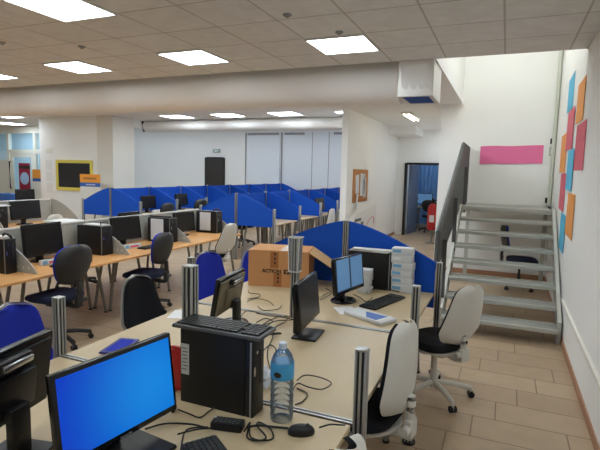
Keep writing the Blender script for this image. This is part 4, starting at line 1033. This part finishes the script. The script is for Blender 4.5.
b = MB(); b.box((-2.988, 10.35, 0.75), (0.004, 0.5, 0.06), 'print'); b.box((-2.988, 10.7, 0.62), (0.004, 0.22, 0.12), 'print'); b.tube([(-2.988, 11.1, 0.56), (-2.988, 11.35, 0.68), (-2.988, 11.7, 0.72), (-2.988, 11.75, 0.55)], 0.008, 'rose', n=6); b.build('sketch', o)
# side room seen through the door
t = thing('curtain', 'pale blue curtain in the room behind the corridor door', 'curtain', (-2.2, 17.05, 0.1))
b = MB(); n = 60; fr = [b.bm.verts.new((-0.75 + 1.5 * i / n, 0.05 * math.sin(i * 1.1), 0)) for i in range(n + 1)]; tp = [b.bm.verts.new((v.co.x, v.co.y * 0.8, 2.5)) for v in fr]
fs = [b.bm.faces.new((fr[i], fr[i + 1], tp[i + 1], tp[i])) for i in range(n)]; b._paint(fs, 'curtain'); b.build('cloth', t)
MB().cyl((-0.8, 0, 2.52), (0.8, 0, 2.52), 0.015, 'chrome').build('curtain_rail', t)
desk(-2.75, -1.75, 16.0, 16.6, 'maple', 'desk in the room behind the corridor door', None)
monitor('monitor with bluish back in the room behind the corridor door', -2.45, 16.25, R(-90), 1.0, 0.5, 0.36, 5, 'scr_win', detail=False)
chair(K_DARK, 'black chair in the room behind the corridor door', -2.15, 15.5, R(90), 0.02)
t = thing('fire_extinguisher', 'red fire extinguisher on a stand beside the corridor door', 'fire extinguisher', (-1.72, 12.9, 0))
b = MB(); b.box((0, 0, 0.015), (0.26, 0.24, 0.03), 'leg_grey', 0.005); b.box((0, 0.0, 0.19), (0.04, 0.04, 0.33), 'leg_grey'); b.cyl((0, 0, 0.345), (0, 0, 0.36), 0.12, 'leg_grey'); b.build('stand', t)
b = MB(); b.lathe([(0.115, 0.361), (0.13, 0.38), (0.13, 0.92), (0.10, 1.0), (0.035, 1.05)], 'red', 20); b.build('cylinder', t)
b = MB(); b.cyl((0, 0, 1.05), (0, 0, 1.15), 0.035, 'ext_black'); b.box((0, -0.05, 1.17), (0.04, 0.22, 0.035), 'ext_black', 0.005); b.build('valve_head', t)
b = MB(); b.tube([(0.03, 0, 1.12), (0.16, 0, 1.14), (0.18, -0.02, 0.95), (0.155, -0.02, 0.6)], 0.016, 'ext_black'); b.build('hose', t)
b = MB(); b.box((0, -0.1315, 0.66), (0.12, 0.004, 0.18), 'paper'); b.build('label_print', t)

# ------------------------------------------------------------------ stairs
ZL = 1.31; G0 = 5.60; GO = 0.342; RI = 0.161; Z1 = 0.186
SXL, SXR = -0.61, 0.60
t = thing('metal_staircase', 'grey metal open staircase with grated treads up to a landing', 'staircase', (0, 5.6, 0))
def zs(y): return Z1 + (y - G0) * RI / GO
def sl(y): return SXL - 0.015 * (y - G0)
def sr(y): return 0.62 + 0.0196 * (y - G0)
for sf in (sl, sr):
    b = MB(); y0, y1 = G0 + 0.12, G0 + 7 * GO; sx = 0.0
    b.prism([(sx - 0.02, y0, 0), (sx - 0.02, y0 + 0.16, 0), (sx - 0.02, y1 + 0.1, zs(y1) - 0.13), (sx - 0.02, y1 + 0.1, zs(y1) + 0.02), (sx - 0.02, y1 - 0.04, zs(y1) + 0.02), (sx - 0.02, y0, 0.245)], (0.04, 0, 0), 'stair')
    for v in b.bm.verts: v.co.x += sf(v.co.y)
    b.build('stringer', t, True)
for k in range(7):
    y, z_ = G0 + k * GO, Z1 + k * RI
    b = MB()
    wd = sr(y) - sl(y) - 0.044
    cx = (sr(y) + sl(y)) / 2
    b.box((cx, y + 0.015, z_ - 0.022), (wd, 0.03, 0.045), 'stair', 0.004)
    b.box((cx, y + 0.27, z_ - 0.015), (wd, 0.02, 0.03), 'stair')
    b.box((cx, y + 0.145, z_ - 0.02), (wd, 0.23, 0.006), 'grate_dk')
    tr = b.build('tread', t, True)
    b = MB()
    for i in range(40): b.box((sl(y) + 0.035 + i * (wd - 0.03) / 39, y + 0.145, z_ - 0.009), (0.013, 0.235, 0.016), 'stair')
    for i in range(5): b.box((cx, y + 0.06 + i * 0.042, z_ - 0.008), (wd, 0.005, 0.016), 'stair')
    b.build('grating', tr, True); tr.children[0].parent = tr
yl = G0 + 7 * GO
SXL, SXR = sl(yl), sr(yl)
b = MB(); b.box(((SXL + SXR) / 2, yl + 0.02, Z1 + 7 * RI - 0.035), (SXR - SXL + 0.06, 0.05, 0.075), 'stair', 0.01)
b.box(((SXL + SXR) / 2, (yl + 9.2) / 2, Z1 + 7 * RI - 0.03), (SXR - SXL + 0.04, 9.2 - yl - 0.08, 0.04), 'grate_dk')
for sx in (SXL, SXR): b.box((sx, (yl + 9.2) / 2, Z1 + 7 * RI - 0.06), (0.05, 9.2 - yl - 0.06, 0.1), 'stair')
b.box(((SXL + SXR) / 2, 9.17, Z1 + 7 * RI - 0.06), (SXR - SXL, 0.05, 0.1), 'stair')
b.build('landing', t, True)
for sx in (SXL + 0.06, SXR - 0.03):
    b = MB(); b.box((sx, 9.0, 0.6), (0.06, 0.06, 1.2), 'stair'); b.box((sx, 9.0, 0.006), (0.12, 0.12, 0.012), 'stair'); b.build('support_post', t, True)
# balustrade panel along the left stringer
xb = -0.672
def prof(y0, y1, y2, z0t, z2t, z0b, z2b, inset=0):
    return [(xb, y0, z0b), (xb, y1, z2b), (xb, y2, z2b), (xb, y2, z2t), (xb, y1, z2t), (xb, y0, z0t)]
b = MB(); b.prism([(xb, 5.5, 0.76), (xb, 7.9, 1.30), (xb, 9.2, 1.30), (xb, 9.2, 2.28), (xb, 8.1, 2.28), (xb, 5.5, 1.14)], (0.02, 0, 0), 'parapet'); b.build('balustrade_mesh', t, True)
b = MB()
path = [(5.5, 0.76), (5.5, 1.15), (8.1, 2.29), (9.2, 2.29)]
for (ya, za), (yb, zb_) in zip(path[:-1], path[1:]):
    b.tube([(xb + 0.01, ya, za), (xb + 0.01, yb, zb_)], 0.028, 'parapet', n=4, smooth=False)
b.tube([(xb + 0.01, 9.2, 2.29), (xb + 0.01, 9.2, 1.3)], 0.028, 'parapet', n=4, smooth=False)
b.tube([(xb + 0.01, 5.5, 0.76), (xb + 0.01, 7.95, 1.30), (xb + 0.01, 9.2, 1.30)], 0.022, 'parapet', n=4, smooth=False)
b.build('balustrade_frame', t, True)
for y, z_ in ((5.9, 0.3), (7.0, 0.75), (8.5, 1.2)):
    b = MB(); b.box((xb + 0.045, y, z_ + 0.35), (0.05, 0.04, 0.75), 'parapet'); b.build('balustrade_post', t, True)
chair(K_TYP, 'dark blue swivel chair standing under the metal staircase', 0.28, 8.42, R(2), 0.0)

# ------------------------------------------------------------------ posters on the right
t = MB(); n = 24
fr = [];
for i in range(n + 1):
    x = -0.465 + 1.01 * i / n
    fr.append((x, 9.262 - 0.004 * math.sin(i * 0.5), 2.0 + 0.022 * (x + 0.465) + 0.003 * math.sin(i * 0.4)))
up = [(x, y, z_ + 0.312 + 0.003 * math.sin(i * 0.3)) for i, (x, y, z_) in enumerate(fr)]
t.prism(fr + up[::-1], (0, -0.003, 0), 'pink'); tag(t.build('pink_sign'), 'long blank pink card strip on the white wall above the landing', 'poster')
cards = [('sky', 'blue card highest on the right wall', 6.76, 7.52, 2.64, 3.08), ('orange', 'orange card highest and nearest the viewer on the right wall', 5.55, 6.2, 2.365, 2.80),
         ('rose', 'pink card below the highest blue card', 6.37, 7.2, 2.125, 2.615), ('rose', 'pink card nearest the viewer, below the highest orange card', 5.26, 6.02, 1.86, 2.345),
         ('orange', 'orange card furthest back in the upper half of the wall cards', 7.1, 7.98, 1.855, 2.38), ('sky', 'blue card in the middle of the wall cards', 6.04, 6.75, 1.64, 2.115),
         ('rose', 'pink card lowest on the right wall, furthest back', 6.83, 7.62, 1.355, 1.85), ('orange', 'orange card lowest and nearest the viewer', 5.62, 6.36, 1.14, 1.62), ('sky', 'blue card lowest on the right wall beside the stairs', 6.4, 7.05, 0.89, 1.35)]
for i, (m, l, y0, y1, z0, z1) in enumerate(cards):
    b = MB(); o_ = 0.004 + 0.0025 * (i % 3)
    b.prism([(wx(y0) - o_, y0, z0), (wx(y1) - o_, y1, z0 + 0.01), (wx(y1) - o_, y1 + 0.01, z1), (wx(y0) - o_, y0 + 0.01, z1 - 0.005)], (-0.002, 0, 0), m); tag(b.build('wall_card'), l, 'poster')
for k, (x, z_, l) in enumerate(((0.655, 2.40, 'upper'), (0.645, 1.40, 'lower'))):
    b = MB(); b.box((x, 9.255, z_), (0.035, 0.028, 0.09), 'black', 0.006); tag(b.build('wall_clip'), '%s small black clip on the stairwell wall near the pipe' % l, 'clip')
b = MB(); b.tube([(0.64, 9.26, 2.29), (0.64, 9.22, 2.29), (0.64, 9.22, 2.17), (0.68, 9.22, 2.17)], 0.012, 'stair'); tag(b.build('wall_hook'), 'small grey hook on the stairwell wall near the pipe', 'hook')
b = MB(); b.tube([(-0.8, 9.255, 1.95), (-0.77, 9.22, 1.9), (-0.72, 9.25, 1.92), (-0.7, 9.24, 1.88)], 0.008, 'char', n=6); tag(b.build('hanging_cable'), 'short loose cable end on the wall left of the balustrade', 'cable')

# ------------------------------------------------------------------ world, camera, view
w = bpy.data.worlds.new('World'); SC.world = w; w.use_nodes = True
w.node_tree.nodes['Background'].inputs[0].default_value = (0.55, 0.65, 0.8, 1); w.node_tree.nodes['Background'].inputs[1].default_value = 0.15

f_px, yaw, pitch, roll = 481.9, R(22.98), R(6.27), R(1.39)
fwd = Vector((-math.sin(yaw) * math.cos(pitch), math.cos(yaw) * math.cos(pitch), -math.sin(pitch)))
right = Vector((math.cos(yaw), math.sin(yaw), 0)); up = right.cross(fwd)
r2 = right * math.cos(roll) + up * math.sin(roll); u2 = -right * math.sin(roll) + up * math.cos(roll)
cam = bpy.data.cameras.new('Camera'); co = bpy.data.objects.new('Camera', cam); C.objects.link(co)
mw = Matrix.Identity(4)
for i in range(3): mw[i][0], mw[i][1], mw[i][2] = r2[i], u2[i], -fwd[i]
mw.translation = (0, 0, 1.78)
co.matrix_world = mw
cam.sensor_width = 36; cam.lens = f_px / 600 * 36; cam.clip_start = 0.05; cam.clip_end = 100
SC.camera = co
SC.view_settings.view_transform = 'Standard'; SC.view_settings.look = 'None'; SC.view_settings.gamma = 1; SC.view_settings.use_curve_mapping = False
SC.cycles.max_bounces = 14; SC.cycles.diffuse_bounces = 10
SC.view_settings.exposure = -0.05
